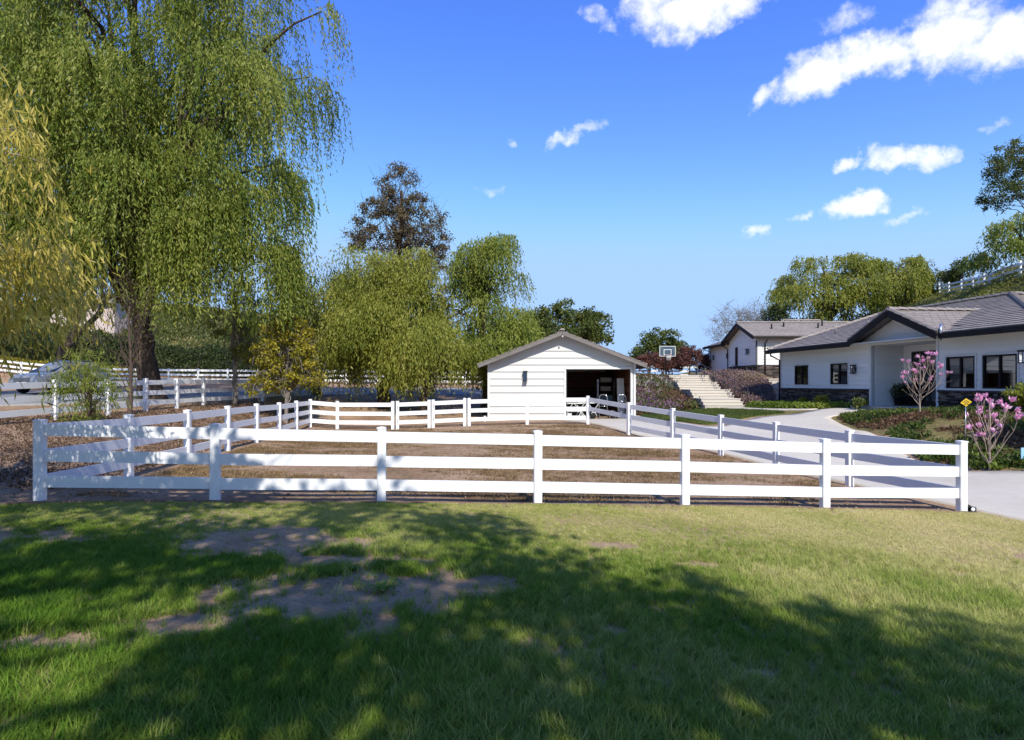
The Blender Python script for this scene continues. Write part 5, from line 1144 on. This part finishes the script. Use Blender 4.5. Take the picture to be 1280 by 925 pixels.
for k, (px, Y, zt) in enumerate(((1172, 63, 2.6), (1190, 61, 2.0), (1203, 60, 2.8))):
    broad(['loose olive shrub at the far end of the hill fence', 'low green shrub in the middle of the hill fence', 'taller thin shrub on the hill fence by the pepper tree'][k], (wx(px, Y), Y), [(0, 0, zt * .6, zt * .4, zt * .4, zt * .42)], 40, 40, .35, (.18, .1), M['olive'], [(0, 0, -.1), (0, 0, zt * .4), (0, 0, zt * .7)], .06, 20, 'shrubs along the hill fence', 80 + k, name='hill_shrub', cat='shrub', twig=3, lr=.03, start=.1)
weeping('pepper tree drooping over the white fence on the hill', (35.3, 43.2),
        [(0, 0, 3.0, 2.0, 2.0, 1.5, 20), (1.8, -.4, 3.4, 1.8, 1.8, 1.4, 12), (-1.2, .2, 2.0, 1.2, 1.3, 1.1, 10)], 120, 12, (.6, 1.7), (.22, .07), M['pepper'], [(.8, 0, -.2), (.6, 0, 1.4), (.2, 0, 2.6)], .2, 26, 'trees on the hill', 83, K=12, rc=.45, zmin=-.6)
broad('tall open crowned tree at the top of the hill', (39.6, 46.5),
      [(0, 0, 8.0, 3.0, 3.0, 2.6, 20), (-2.2, 0, 7.4, 1.6, 1.8, 1.8, 12), (-2.6, .2, 5.2, 1.5, 1.6, 1.3, 10), (1.5, 0, 6, 2.5, 2.5, 2.5, 10)], 190, 60, .45, (.17, .095), M['olive'], [(0, 0, -.2), (.3, 0, 3), (0, 0, 6.5)], .3, 50, 'trees on the hill', 87, name='hill_tree', twig=3, lr=.06, start=.35)
# hedges beyond the road
def hedge(label, x0, x1, y, hgt, dep, seed, mat='hedge'):
    rs = np.random.RandomState(seed); z0 = h((x0 + x1) / 2, y); root = empty('hedge', ((x0 + x1) / 2, y, z0)); tag(root, label, 'hedge', 'hedges beyond the road')
    n = int((x1 - x0) * hgt * 260); x = rs.uniform(x0, x1, n); f = .62 + .38 * np.clip(.5 + .5 * fbm(x, x * 0, .9, seed), 0, 1.2)
    zr = rs.rand(n) ** .7; yy = rs.normal(size=n) * dep * .5 * (1 - zr * .35)
    zl = H(x, np.full(n, y)) - z0
    p = np.stack([x - (x0 + x1) / 2, yy, zl + zr * hgt * f], -1)
    leaves('foliage', p, rs.normal(size=(n, 3)), .2 * (.6 + .7 * rs.rand(n)), .12 * (.7 + .6 * rs.rand(n)), np.clip(.5 + rs.normal(size=n) * .22, 0, 1), M[mat], root, rs)
    mb = MB()
    for xx in np.arange(x0 + .6, x1, 1.4): mb.tube([(xx - (x0 + x1) / 2, 0, h(xx, y) - z0 - .1), (xx - (x0 + x1) / 2 + .1, 0, h(xx, y) - z0 + hgt * .5)], [.06, .03], 5)
    mb.obj('stems', M['bark'], root)['kind'] = 'stuff'
hedge('dark clipped hedge behind the distant road fence under the pepper trees', -31, -17, 54.5, 3.0, 1.8, 91)
hedge('low dark hedge behind the parked car across the road', -47, -31, 53.5, 3.6, 2.0, 92)
hedge('dark hedge behind the fence beyond the light pepper trees', -17, -1, 54, 3.2, 1.6, 93)
hedge('low yellow green hedge along the distant fence behind the car', -46, -30, 51.6, 1.2, .8, 94, 'yellowleaf')

# ---------------------------------------------------------------- trees whose shade falls on the lawn (behind the photographer)
broad('shade tree behind the photographer casting dappled shade over the lawn', (-4.6, -6.5),
      [(-1.6, 2.2, 8.2, 3.6, 2.9, 1.7, 24), (3.6, 2.1, 7.9, 3.6, 3.0, 1.6, 22), (-5.6, 3.6, 8.2, 2.8, 2.6, 1.5, 14), (.6, 4.9, 8.6, 3.4, 2.0, 1.2, 15), (.9, 8.7, 6.3, 2.1, .9, .6, 6), (-3.4, 8.9, 6.2, 2.4, 1.0, .6, 8), (5.0, 4.9, 8.4, 2.2, 1.7, 1.1, 10)],
      235, 58, .62, (.24, .15), M['olive'], [(0, 0, -.2), (.1, .2, 2.5), (0, .6, 5), (.4, 1.5, 7.5)], .3, 50, 'shade trees behind the photographer', 101, name='shade_tree', twig=2)
broad('second shade tree behind the photographer nearer the driveway', (6.2, -7.5),
      [(-1.6, 1.6, 7.6, 3.0, 2.5, 1.6, 26), (.8, -.8, 7.2, 2.6, 2.2, 1.5, 18), (-3.6, 2.9, 7.9, 2.4, 2.2, 1.2, 14)],
      150, 64, .6, (.24, .15), M['olive'], [(0, 0, -.2), (.1, .2, 2.5), (0, .6, 5), (-.4, 1.2, 7)], .28, 44, 'shade trees behind the photographer', 103, name='shade_tree', twig=2)
broad('small dense tree beside the driveway shading the lower flower bed', (15.4, 11.2),
      [(-.6, .6, 3.9, 1.7, 1.5, 1.3, 20)], 70, 70, .45, (.18, .12), M['olive'], [(0, 0, -.2), (0, 0, 1.6), (-.3, .3, 3.4)], .12, 24, None, 105, name='garden_tree')

# ---------------------------------------------------------------- magnolias
PET = MB()
for k in range(7):
    t = k * 2 * math.pi / 7 + .2; tilt = .75 if k % 2 else .35; c, s = math.cos(t), math.sin(t)
    f = lambda r, z, w: [(c * r - s * w, s * r + c * w, z), (c * r + s * w, s * r - c * w, z)]
    l1, l2 = f(.006, 0, .006); m1, m2 = f(.045 * tilt + .012, .045, .024); e = (c * .085 * tilt, s * .085 * tilt, .085)
    PET.add([l1, m1, e, m2, l2], [(0, 1, 2, 3, 4)], tint=.2 + .6 * (k % 3) / 2)
BLOOM = PET.mesh('blossom')
M['petal'] = leafm('pink_petal', [(0.1, (.62, .20, .38)), (.5, (.74, .38, .55)), (1.0, (.82, .60, .70))], .35)
BLOOM.materials.append(M['petal'])
def magnolia(label, x, y, ht, wd, seed, nb):
    rs = np.random.RandomState(seed); z0 = h(x, y); root = empty('magnolia', (x, y, z0)); tag(root, label, 'tree', 'young magnolias in bloom')
    mb = MB(); tips = []
    MB().tube([(0, 0, -.1), (.01, 0, .12), (.0, .01, ht * .3), (.02, 0, ht * .6), (0, 0, ht * .97)], [.032, .028, .022, .014, .005], 7).obj('trunk', M['magbark'], root)
    tips.append((0, 0, ht * .97))
    for k in range(17):
        a = k * 2.4 + rs.rand() * .5; s = ht * (.06 + .45 * rs.rand()); e = np.array([math.cos(a) * wd * (.35 + .65 * rs.rand()), math.sin(a) * wd * (.35 + .65 * rs.rand()), 0]); e[2] = min(s + (ht * .32) + rs.rand() * ht * .35, ht)
        p = bez(np.array([0, 0, s]), np.array([e[0] * .55, e[1] * .55, s + (e[2] - s) * .35]), e, 6); p[1:-1] += rs.normal(size=(4, 3)) * .012
        mb.tube(p, list(.013 * (1 - .75 * np.linspace(0, 1, 6))), 5, cap=False); tips.append(tuple(e))
        for j in range(3):
            q = p[rs.randint(2, 5)]; f_ = q + np.array([rs.normal() * wd * .16, rs.normal() * wd * .16, ht * (.08 + .12 * rs.rand())]); mb.tube([q, (q + f_) / 2 + rs.normal(size=3) * .01, f_], [.007, .005, .003], 4, cap=False); tips.append(tuple(f_))
    mb.obj('branches', M['magbark'], root)['kind'] = 'stuff'
    order = sorted(tips, key=lambda q: -q[2] + rs.rand() * ht * .9)[:nb]
    for q in order:
        o = link('blossom', BLOOM, None, root, q); o.rotation_euler = (rs.normal() * .5, rs.normal() * .5, rs.rand() * 6.28); o.scale = [1.25 * (.7 + .6 * rs.rand())] * 3
magnolia('taller pink magnolia in front of the porch', wx(1149.6, 20.2), 20.2, 2.05, .85, 5, 34)
magnolia('pink magnolia on the bed beside the yellow sign', wx(1237, 14.6), 14.6, 1.62, .62, 8, 34)

# ---------------------------------------------------------------- scattered low plants and grass
def scatter(name, pts, rotz, tilt, scale, tint, src, mat, label, cat):
    n = len(pts); me = bpy.data.meshes.new(name); me.vertices.add(n); me.vertices.foreach_set('co', np.asarray(pts, np.float32).ravel())
    a = me.attributes.new('tint', 'FLOAT', 'POINT'); a.data.foreach_set('value', np.asarray(tint, np.float32))
    a = me.attributes.new('scl', 'FLOAT', 'POINT'); a.data.foreach_set('value', np.asarray(scale, np.float32))
    rot = np.stack([tilt[:, 0], tilt[:, 1], rotz], -1); a = me.attributes.new('rot', 'FLOAT_VECTOR', 'POINT'); a.data.foreach_set('vector', rot.astype(np.float32).ravel())
    o = link(name, me); tag(o, label, cat, kind='stuff')
    g = bpy.data.node_groups.new(name + '_scatter', 'GeometryNodeTree')
    g.interface.new_socket('Geometry', in_out='INPUT', socket_type='NodeSocketGeometry'); g.interface.new_socket('Geometry', in_out='OUTPUT', socket_type='NodeSocketGeometry')
    gi, go_ = g.nodes.new('NodeGroupInput'), g.nodes.new('NodeGroupOutput'); iop = g.nodes.new('GeometryNodeInstanceOnPoints'); m2p = g.nodes.new('GeometryNodeMeshToPoints')
    oi = g.nodes.new('GeometryNodeObjectInfo'); oi.inputs[0].default_value = src
    sc_ = g.nodes.new('GeometryNodeInputNamedAttribute'); sc_.data_type = 'FLOAT'; sc_.inputs[0].default_value = 'scl'
    rt = g.nodes.new('GeometryNodeInputNamedAttribute'); rt.data_type = 'FLOAT_VECTOR'; rt.inputs[0].default_value = 'rot'
    L_ = g.links.new; L_(gi.outputs[0], m2p.inputs[0]); L_(m2p.outputs[0], iop.inputs['Points']); L_(oi.outputs['Geometry'], iop.inputs['Instance'])
    L_(rt.outputs[0], iop.inputs['Rotation']); L_(sc_.outputs[0], iop.inputs['Scale']); L_(iop.outputs[0], go_.inputs[0])
    md = o.modifiers.new('scatter', 'NODES'); md.node_group = g; return o
def tuft(name, nbl, ht, wd, spread, lean, mat, seed, seg=3):
    rs = np.random.RandomState(seed); vs, fs = [], []
    for k in range(nbl):
        a = rs.rand() * 6.283; b_ = rs.rand() * 6.283; r = spread * math.sqrt(rs.rand()); x, y = r * math.cos(b_), r * math.sin(b_); hh = ht * (.45 + .75 * rs.rand()); ln = lean * hh * (.25 + rs.rand()); w = wd * (.7 + .6 * rs.rand())
        dx, dy = math.cos(a), math.sin(a); i0 = len(vs)
        for s in range(seg):
            t = s / seg; c = (x + dx * ln * t * t, y + dy * ln * t * t, hh * (t - .18 * t * t * lean)); ww = w * (1 - .6 * t) / 2
            vs += [(c[0] - dy * ww, c[1] + dx * ww, c[2] - .004), (c[0] + dy * ww, c[1] - dx * ww, c[2] - .004)]
        vs.append((x + dx * ln, y + dy * ln, hh * (1 - .18 * lean)))
        for s in range(seg - 1): fs.append((i0 + 2 * s, i0 + 2 * s + 1, i0 + 2 * s + 3, i0 + 2 * s + 2))
        fs.append((i0 + 2 * seg - 2, i0 + 2 * seg - 1, i0 + 2 * seg))
    me = bpy.data.meshes.new(name); me.from_pydata(vs, [], fs); me.materials.append(mat); me.update()
    return bpy.data.objects.new(name, me)
def leaftuft(name, n, r, ht, leaf, mat, seed, up=.5):
    rs = np.random.RandomState(seed); d = unit(rs.normal(size=(n, 3)) + np.array([0, 0, up])); b_ = rs.normal(size=(n, 3)) * np.array([r * .5, r * .5, 0]); b_[:, 2] = rs.rand(n) * ht
    dirv = unit(d); side = unit(np.cross(dirv, rs.normal(size=(n, 3)))); L = leaf[0] * (.6 + .7 * rs.rand(n)); Wd = leaf[1] * (.7 + .6 * rs.rand(n)); mid = b_ + dirv * (L * .45)[:, None]
    v = np.stack([b_, mid + side * (Wd / 2)[:, None], b_ + dirv * L[:, None], mid - side * (Wd / 2)[:, None]], 1).reshape(-1, 3)
    me = np_mesh(name, v, np.arange(n * 4).reshape(n, 4)); me.materials.append(mat); return bpy.data.objects.new(name, me)
M['grass'] = leafm('lawn_grass_blade', [(0.0, (.06, .14, .012)), (.3, (.12, .235, .020)), (.52, (.23, .315, .045)), (.75, (.50, .49, .16)), (1.0, (.68, .60, .30))], .40, .6, inst=True, spec=.12, nscale=1.2, namp=.15)
rs = np.random.RandomState(77)
PATCH = [(-1.25, 4.95, .95, .55), (-2.45, 6.55, .85, .5), (-5.6, 6.7, .9, .38), (-2.15, 4.2, .32, .18), (-.25, 5.1, .3, .2), (-2.9, 3.85, .28, .15), (1.15, 6.9, .3, .12), (1.9, 6.2, .25, .1), (.72, 4.3, .10, .06), (1.5, 3.7, .10, .06), (6.2, 7.4, .4, .14), (4.6, 6.4, .16, .08), (-4.2, 4.0, .24, .12), (2.9, 5.2, .12, .06), (-1.6, 5.9, .6, .25)]
def bare(x, y):
    m_ = np.full(x.shape, -9.0); wob = .5 * fbm(x, y, 2.8, 11) + .45 * fbm(x, y, 9, 12)
    for cx, cy, rx, ry in [(a_, b_, c_ * 1.22, d_ * 1.22) for a_, b_, c_, d_ in PATCH]:
        m_ = np.maximum(m_, 1 - np.hypot((x - cx) / rx, (y - cy) / ry) + wob * .75)
    return m_
def lawn_points(n, x0, x1, y0, y1, f0=0.0, f1=0.0):
    x, y = rs.uniform(x0, x1, n), rs.uniform(y0, y1, n); ok = inpoly(x, y, lawn_poly)
    if f0: ok &= y > y0 + f0 * rs.rand(n)
    if f1: ok &= y < y1 - f1 * rs.rand(n)
    x, y = x[ok], y[ok]
    p = np.clip(1.0 - (bare(x, y) + .22) * 2.2, 0.035, 1); p *= np.clip(.80 + .35 * fbm(x, y, 1.7, 21), .35, 1)
    ok = rs.rand(len(x)) < p; return x[ok], y[ok]
def grass(name, label, xs, ys, src, sc0):
    z = H(xs, ys) + .03; n = len(xs)
    dry = .41 + .16 * fbm(xs, ys, .55, 31) + .10 * fbm(xs, ys, 2.5, 32) + rs.normal(size=n) * .10 + .30 * np.clip((ys - 4.6) / 3.0, 0, 1) + .16 * np.clip(xs / 4, -1, 1.4)  # patchy dryness, plus sunlit paleness painted into the tint towards fence and right
    dry += .22 * np.clip(bare(xs, ys) + .35, 0, .6)
    sc_ = sc0 * (.75 + .3 * fbm(xs, ys, 1.3, 41) + .4 * rs.rand(n)); sc_ = np.clip(sc_, .35, 1.6) * np.clip(1.12 - .07 * (ys - 3), .55, 1.2)
    scatter(name, np.stack([xs, ys, z], -1), rs.rand(n) * 6.283, rs.normal(size=(n, 2)) * .12, sc_, np.clip(dry, 0, 1), src, None, label, 'grass')
t1 = tuft('grass_tuft', 16, .085, .0045, .045, .85, M['grass'], 1); t2 = tuft('grass_tuft_low', 18, .050, .0055, .06, .9, M['grass'], 2, 2)
x, y = lawn_points(132000, -7.5, 7.5, 1.2, 7.8, 0, 2.8); grass('lawn_grass', 'lush green grass blades covering the shaded near lawn', x, y, t1, 1.0)
x, y = lawn_points(115000, -10, 9.5, 5.0, 10.4, 2.8, 0); grass('lawn_grass_far', 'shorter sunlit grass along the white fence', x, y, t2, 1.0)
x, y = lawn_points(14000, -12, 11, -3, 1.4); grass('lawn_grass_behind', 'grass on the lawn behind the photographer', x, y, t2, 1.2)
# dry tufts and clods in the paddock
M['dryg'] = leafm('dry_grass', [(0.0, (.12, .10, .03)), (.3, (.20, .13, .06)), (.7, (.34, .23, .11)), (1, (.46, .34, .19))], .3, .6, inst=True)
t3 = tuft('dry_tuft', 14, .045, .009, .09, 1.2, M['dryg'], 3, 2)
PAD = [(-6.6, 9.3), (7.2, 10.7), (6.6, 13), (5.9, 17.3), (4.2, 21.8), (3, 25), (-8, 25.4), (-7, 14)]
x, y = rs.uniform(-9, 8, 90000), rs.uniform(9, 26, 90000); ok = inpoly(x, y, PAD) & (rs.rand(90000) < np.clip(.25 + .9 * fbm(x, y * 2.2, .9, 51), 0, 1)); x, y = x[ok][:24000], y[ok][:24000]; n = len(x)
scatter('paddock_stubble', np.stack([x, y, H(x, y)], -1), rs.rand(n) * 6.28, rs.normal(size=(n, 2)) * .15, .6 + .9 * rs.rand(n), np.clip(.45 + rs.normal(size=n) * .22, 0, 1), t3, None, 'sparse dry stubble on the brown paddock dirt', 'grass')
bmx = MB(); rr = random.Random(3); bmx.add([(rr.uniform(.7, 1.1) * math.cos(k * 1.047), rr.uniform(.7, 1.1) * math.sin(k * 1.047), -.2) for k in range(6)] + [(.5 * math.cos(k * 1.571 + .4), .5 * math.sin(k * 1.571 + .4), rr.uniform(.35, .6)) for k in range(4)], [(0, 1, 6), (1, 2, 7, 6), (2, 3, 7), (3, 4, 8, 7), (4, 5, 9, 8), (5, 0, 6, 9), (6, 7, 8, 9)])
M['clod'] = surf('dirt_clod', [(0.25, (.09, .06, .04)), (.5, (.22, .155, .11)), (.8, (.40, .31, .23))], 8, .95, .1, .5, 60)
cl = bpy.data.objects.new('clod', bmx.mesh('clod')); cl.data.materials.append(M['clod'])
x, y = rs.uniform(-20, 8, 60000), rs.uniform(6.5, 27, 60000); ok = ~inpoly(x, y, lawn_poly) & ~inpoly(x, y, drive_poly) & ~inpoly(x, y, road_poly); x, y = x[ok][:22000], y[ok][:22000]; n = len(x)
scatter('dirt_clods', np.stack([x, y, H(x, y)], -1), rs.rand(n) * 6.28, rs.normal(size=(n, 2)) * .2, .008 + .030 * rs.rand(n) ** 3, rs.rand(n), cl, None, 'small clods and stones strewn over the dirt', 'stones')
x, y = rs.uniform(-7, 7, 9000), rs.uniform(2.3, 9.4, 9000); ok = inpoly(x, y, lawn_poly) & (bare(x, y) > -.1); x, y = x[ok], y[ok]; n = len(x)
scatter('lawn_pebbles', np.stack([x, y, H(x, y) + .03], -1), rs.rand(n) * 6.28, rs.normal(size=(n, 2)) * .2, .003 + .008 * rs.rand(n) ** 2, rs.rand(n), cl, None, 'tiny pebbles on the bare patches of the lawn', 'stones')
# ground cover on the beds
def cover(name, label, n, poly, cols, src_args, sc_, seed, zoff=.0, dens=None, trans=.35):
    M[name] = leafm(name + '_leaf', cols, trans, .5, inst=True, nscale=1.0, namp=.15)
    src = leaftuft(name + '_tuft', *src_args[:4], M[name], seed, *src_args[4:]); P = np.array(poly); x, y = rs.uniform(P[:, 0].min(), P[:, 0].max(), n), rs.uniform(P[:, 1].min(), P[:, 1].max(), n)
    ok = inpoly(x, y, poly)
    if dens: ok &= rs.rand(n) < np.clip(dens[0] + dens[1] * fbm(x, y, dens[2], seed), 0, 1)
    x, y = x[ok], y[ok]; k = len(x)
    return scatter(name, np.stack([x, y, H(x, y) + zoff], -1), rs.rand(k) * 6.28, rs.normal(size=(k, 2)) * .2, sc_ * (.6 + .8 * rs.rand(k)), np.clip(.5 + .3 * fbm(x, y, .9, seed + 1) + rs.normal(size=k) * .14, 0, 1), src, None, label, 'plants')
bank_l = [(6.6, 32.2), (9.6, 32.6), (10.2, 36), (10.6, 42.5), (7.0, 43), (6.2, 37)]
bank_r = [(12.6, 32.6), (14.0, 33.6), (15.0, 36.4), (15.6, 40.6), (13.4, 43.5), (13.0, 38)]
GREEN = [(0, (.03, .055, .012)), (.5, (.085, .125, .025)), (1, (.19, .21, .05))]
cover('bank_greens', 'green and rusty ground cover on the bank beside the barn', 5200, bank_l, [(0, (.035, .06, .014)), (.4, (.10, .12, .03)), (.65, (.16, .09, .05)), (1, (.20, .10, .07))], (40, .3, .25, (.12, .06)), 1.0, 201)
cover('purple_flowers', 'purple flowers massed on the bank beside the barn', 3800, bank_l, [(0, (.15, .06, .13)), (.5, (.36, .17, .34)), (1, (.52, .36, .48))], (28, .24, .30, (.07, .04), .9), 1.0, 203, .05, (.12, .9, .75))
cover('white_flowers', 'white flowers drifting through the middle of the flower bank', 2600, bank_l, [(0, (.40, .37, .30)), (1, (.62, .57, .50))], (20, .24, .32, (.07, .05), .9), 1.0, 206, .08, (-.1, .9, .75))
cover('bank_lavender', 'dusty pink and brown shrubby cover on the bank right of the steps', 6500, bank_r, [(0, (.10, .07, .05)), (.35, (.20, .14, .11)), (.6, (.30, .19, .20)), (.8, (.26, .20, .08)), (1, (.34, .26, .22))], (40, .28, .38, (.11, .045), .9), .95, 209)
cover('bed_groundcover', 'bright green low plants along the stone base of the main house', 3600, [(11.9, 31.4), (12.6, 32.4), (14.1, 33), (15.0, 26.7), (14.0, 27.0), (13.3, 27.6), (12.4, 29.5)], [(0, (.05, .09, .012)), (.5, (.15, .21, .025)), (1, (.27, .30, .05))], (40, .16, .12, (.12, .06), .8), 1.0, 212)
bed = [(11.7, 14.4), (12.7, 13.4), (15.2, 15.0), (15.9, 18.5), (15.3, 22.4), (14.1, 23.9), (12.7, 24.0), (12.2, 22.6), (11.8, 20.4), (11.05, 17.2), (10.95, 15.6)]
cover('bed_rusty_cover', 'rusty brown mulch cover on the mounded bed before the porch', 4600, bed, [(0, (.06, .035, .02)), (.5, (.15, .085, .045)), (1, (.25, .16, .085))], (36, .16, .05, (.09, .04), .3), .9, 215, dens=(.45, .8, .8))
cover('bed_green_cover', 'low green plants growing on the mounded bed before the porch', 3800, bed, GREEN, (40, .15, .09, (.10, .055), .8), .95, 218, dens=(.35, .9, .7))
cover('bed_edge_green', 'bright green plants edging the bed along the driveway', 1500, [(10.75, 15.6), (11.3, 14.4), (12.6, 13.0), (15.6, 10.9), (16, 11.7), (13, 14.0), (11.9, 15.0), (11.4, 16.2), (11.2, 17.3), (10.95, 17.2)], [(0, (.05, .09, .014)), (.5, (.13, .19, .03)), (1, (.24, .27, .05))], (40, .14, .08, (.10, .05), .8), .9, 221)
cover('island_grass', 'short mown grass on the small island by the steps', 9000, isl_poly, [(0, (.04, .07, .014)), (.5, (.09, .125, .025)), (1, (.20, .20, .06))], (26, .12, .02, (.06, .014), 1.2), .9, 224, .04)
cover('hill_grass', 'pale grass on the slope of the hill behind the house', 9000, [(26, 34), (33, 33), (46, 50), (46, 68), (30, 68), (27, 45)], [(0, (.09, .12, .025)), (.5, (.19, .20, .05)), (1, (.32, .29, .10))], (34, .4, .03, (.2, .05), 1.2), 1.1, 227)
cover('slope_scrub', 'scrubby grass on the slope beyond the road', 6000, [(-52, 54), (-5, 56), (-5, 78), (-52, 78)], [(0, (.05, .075, .018)), (.5, (.14, .16, .045)), (1, (.28, .25, .10))], (40, .5, .1, (.28, .08), 1.0), 1.3, 230)
cover('leaf_litter', 'dry leaf litter under the giant pepper tree and side fence', 9000, [(-13, 12), (-7.2, 9.5), (-7.4, 14), (-8.6, 25.2), (-10.5, 31), (-12.6, 31), (-13, 20), (-18, 14), (-14, 9)], [(0, (.05, .03, .018)), (.5, (.14, .085, .05)), (1, (.26, .18, .11))], (14, .16, .005, (.07, .025), .1), 1.0, 233, .01)

# ---------------------------------------------------------------- small things
def weed(label, x, y, s, seed):
    rs_ = np.random.RandomState(seed); root = empty('weed', (x, y, h(x, y) + .03)); tag(root, label, 'weed', 'broad leaved weeds in the lawn')
    for k in range(9):
        a = k * .7 + rs_.rand() * .3; L = s * (.7 + .5 * rs_.rand()); w = L * .17; e = .35 + .3 * rs_.rand(); c, s_ = math.cos(a), math.sin(a); vs = []
        for t in (0, .3, .6, .85, 1):
            r, z_ = L * t, L * e * math.sin(t * 2.2); ww = w * math.sin(min(t + .12, 1) * math.pi) ** .7; vs += [(c * r - s_ * ww, s_ * r + c * ww, z_), (c * r, s_ * r, z_ - ww * .3), (c * r + s_ * ww, s_ * r - c * ww, z_)]
        fs = [(3 * i + j, 3 * i + j + 1, 3 * i + j + 4, 3 * i + j + 3) for i in range(4) for j in range(2)]
        MB().add(vs, fs, tint=.4 + .4 * rs_.rand()).obj('leaf', M['weedleaf'], root)
M['weedleaf'] = leafm('weed_leaf', [(0, (.05, .10, .015)), (.5, (.13, .21, .03)), (1, (.25, .32, .06))], .35)
weed('large broad leaved weed in the middle of the bare patch', wx(478, 4.98), 4.98, .14, 1)
weed('small weed rosette in the thick grass before the bare patch', wx(395, 4.15), 4.15, .10, 2)
weed('small weed rosette at the far edge of the bare patch', wx(440, 5.55), 5.55, .09, 3)
# driveway marker lamp by the corner post
px_, py_ = FRONT[-1][0] + .17, FRONT[-1][1] + .05; r = empty('marker_lamp', (px_, py_, h(px_, py_) + .02)); tag(r, 'small black driveway lamp at the foot of the corner post', 'lamp')
mb = MB(); mb.tube([(-.05, -.05, .06), (-.05, .05, .06)], .055, 10); mb.box(-.08, .08, -.05, .05, -.03, .07); mb.obj('housing', M['plastic'], r); MB().lathe([(0, -.004), (.035, -.004), (.035, 0)], 12, (0.02, -.052, .035), axis='y').obj('lens', M['lampglass'], r)
# yellow sign on a stake and pale blue sign
sx, sy = wx(1207, 16.3), 16.3; r = empty('yard_sign', (sx, sy, h(sx, sy))); tag(r, 'small yellow diamond yard sign on a thin stake', 'sign')
MB().tube([(0, 0, -.2), (0, 0, zz(503, sy) - h(sx, sy))], .010, 6).obj('stake', M['chrome'], r); zc = zz(503, sy) - h(sx, sy)
pl = MB().hexa([(-.15, -.02, 0), (0, -.02, -.11), (0, -.012, -.11), (-.15, -.012, 0), (0, -.02, .11), (.15, -.02, 0), (.15, -.012, 0), (0, -.012, .11)]); pl = MB()
o8 = [(.15, .015), (.075, .062), (0, .105), (-.075, .05), (-.15, -.015), (-.075, -.062), (0, -.105), (.075, -.05)]; pl.add([(x, -.022, z) for x, z in o8] + [(x, -.012, z) for x, z in o8], [tuple(range(8)), tuple(range(15, 7, -1))] + [(k, 8 + k, 8 + (k + 1) % 8, (k + 1) % 8) for k in range(8)])
o = pl.obj('plate', M['yellow'], r); o.location = (0, 0, zc)
mk_ = MB()
for a_, b_ in (((-.09, .0), (.0, .05)), ((.0, .05), (.09, .0)), ((-.07, -.045), (.07, -.045)), ((-.05, -.01), (.05, -.01))): mk_.beam((a_[0], -.025, a_[1]), (b_[0], -.025, b_[1]), .004, .016)
mk_.obj('printed_mark', M['black'], o)
sx, sy = wx(1279, 14.4), 14.4; r = empty('yard_sign', (sx, sy, h(sx, sy))); tag(r, 'small pale blue sign on a stake in the shaded bed', 'sign')
MB().tube([(0, 0, -.2), (0, 0, .30)], .012, 6).obj('stake', M['chrome'], r); MB().box(-.07, .2, -.03, -.014, .0 + zz(592, sy) - h(sx, sy) if False else .12, .40).obj('plate', M['bluesign'], r)
# potted plants on the porch
def pot(label, t, d_, s, seed):
    q = HOUSE.matrix_basis @ V3(d_, -t, .737); r = empty('potted_plant', q); tag(r, label, 'potted plant', 'potted plants on the porch')
    MB().lathe([(0, 0), (.13 * s, 0), (.19 * s, .3 * s), (.205 * s, .3 * s), (.205 * s, .34 * s), (.17 * s, .34 * s), (.15 * s, .28 * s), (0, .28 * s)], 16).obj('pot', M['black'], r)
    rs_ = np.random.RandomState(seed); n = 420; p = unit(rs_.normal(size=(n, 3))) * (.27 * s * rs_.rand(n) ** .4)[:, None] + np.array([0, 0, .52 * s]); leaves('foliage', p, rs_.normal(size=(n, 3)), np.full(n, .09 * s), np.full(n, .045 * s), rs_.rand(n), M['hedge'], r, rs_)
pot('round dark potted shrub beside the left porch wall', 7.35, .9, 1.15, 1); pot('potted shrub on the porch close to the front door', 7.55, 1.15, 1.3, 2)
# shrubs against the near stone base
broad('green shrub against the stone wall beyond the right hand windows', tuple((HOUSE.matrix_basis @ V3(-.7, -14.6, 0)).xy), [(0, 0, .55, .5, .5, .45)], 30, 60, .2, (.11, .07), M['pepper2'], [(0, 0, -.1), (0, 0, .3), (0, 0, .6)], .03, 14, None, 301, name='shrub', cat='shrub', lr=.015)
for k, (px, Y, s) in enumerate(((1028, 28.4, .5), (1006, 30.6, .45), (1075, 25.2, .42))):
    X = wx(px, Y); broad(['spiky pale plant below the second window of the house', 'small flowering plant under the first window of the house', 'white flowering plant at the foot of the porch'][k], (X, Y), [(0, 0, s * .6, s * .6, s * .5, s * .5)], 16, 40, .16, (.10, .05), M['yellowleaf' if k != 2 else 'petalw'] if k != 2 else M['olive'], [(0, 0, -.05), (0, 0, .1), (0, 0, .2)], .015, 6, 'small plants by the house', 310 + k, name='bedding_plant', cat='plant', lr=.01)
# white pipe stub by the barn
r = empty('pipe_stub', (wx(606, 28.6), 28.6, h(wx(606, 28.6), 28.6))); tag(r, 'short white pipe stub in the dirt near the barn corner', 'pipe')
MB().tube([(0, 0, -.1), (0, 0, .2)], .05, 10).obj('pipe', M['trim'], r); MB().tube([(0, 0, .201), (0, 0, .26)], .062, 10).obj('cap', M['trim'], r)
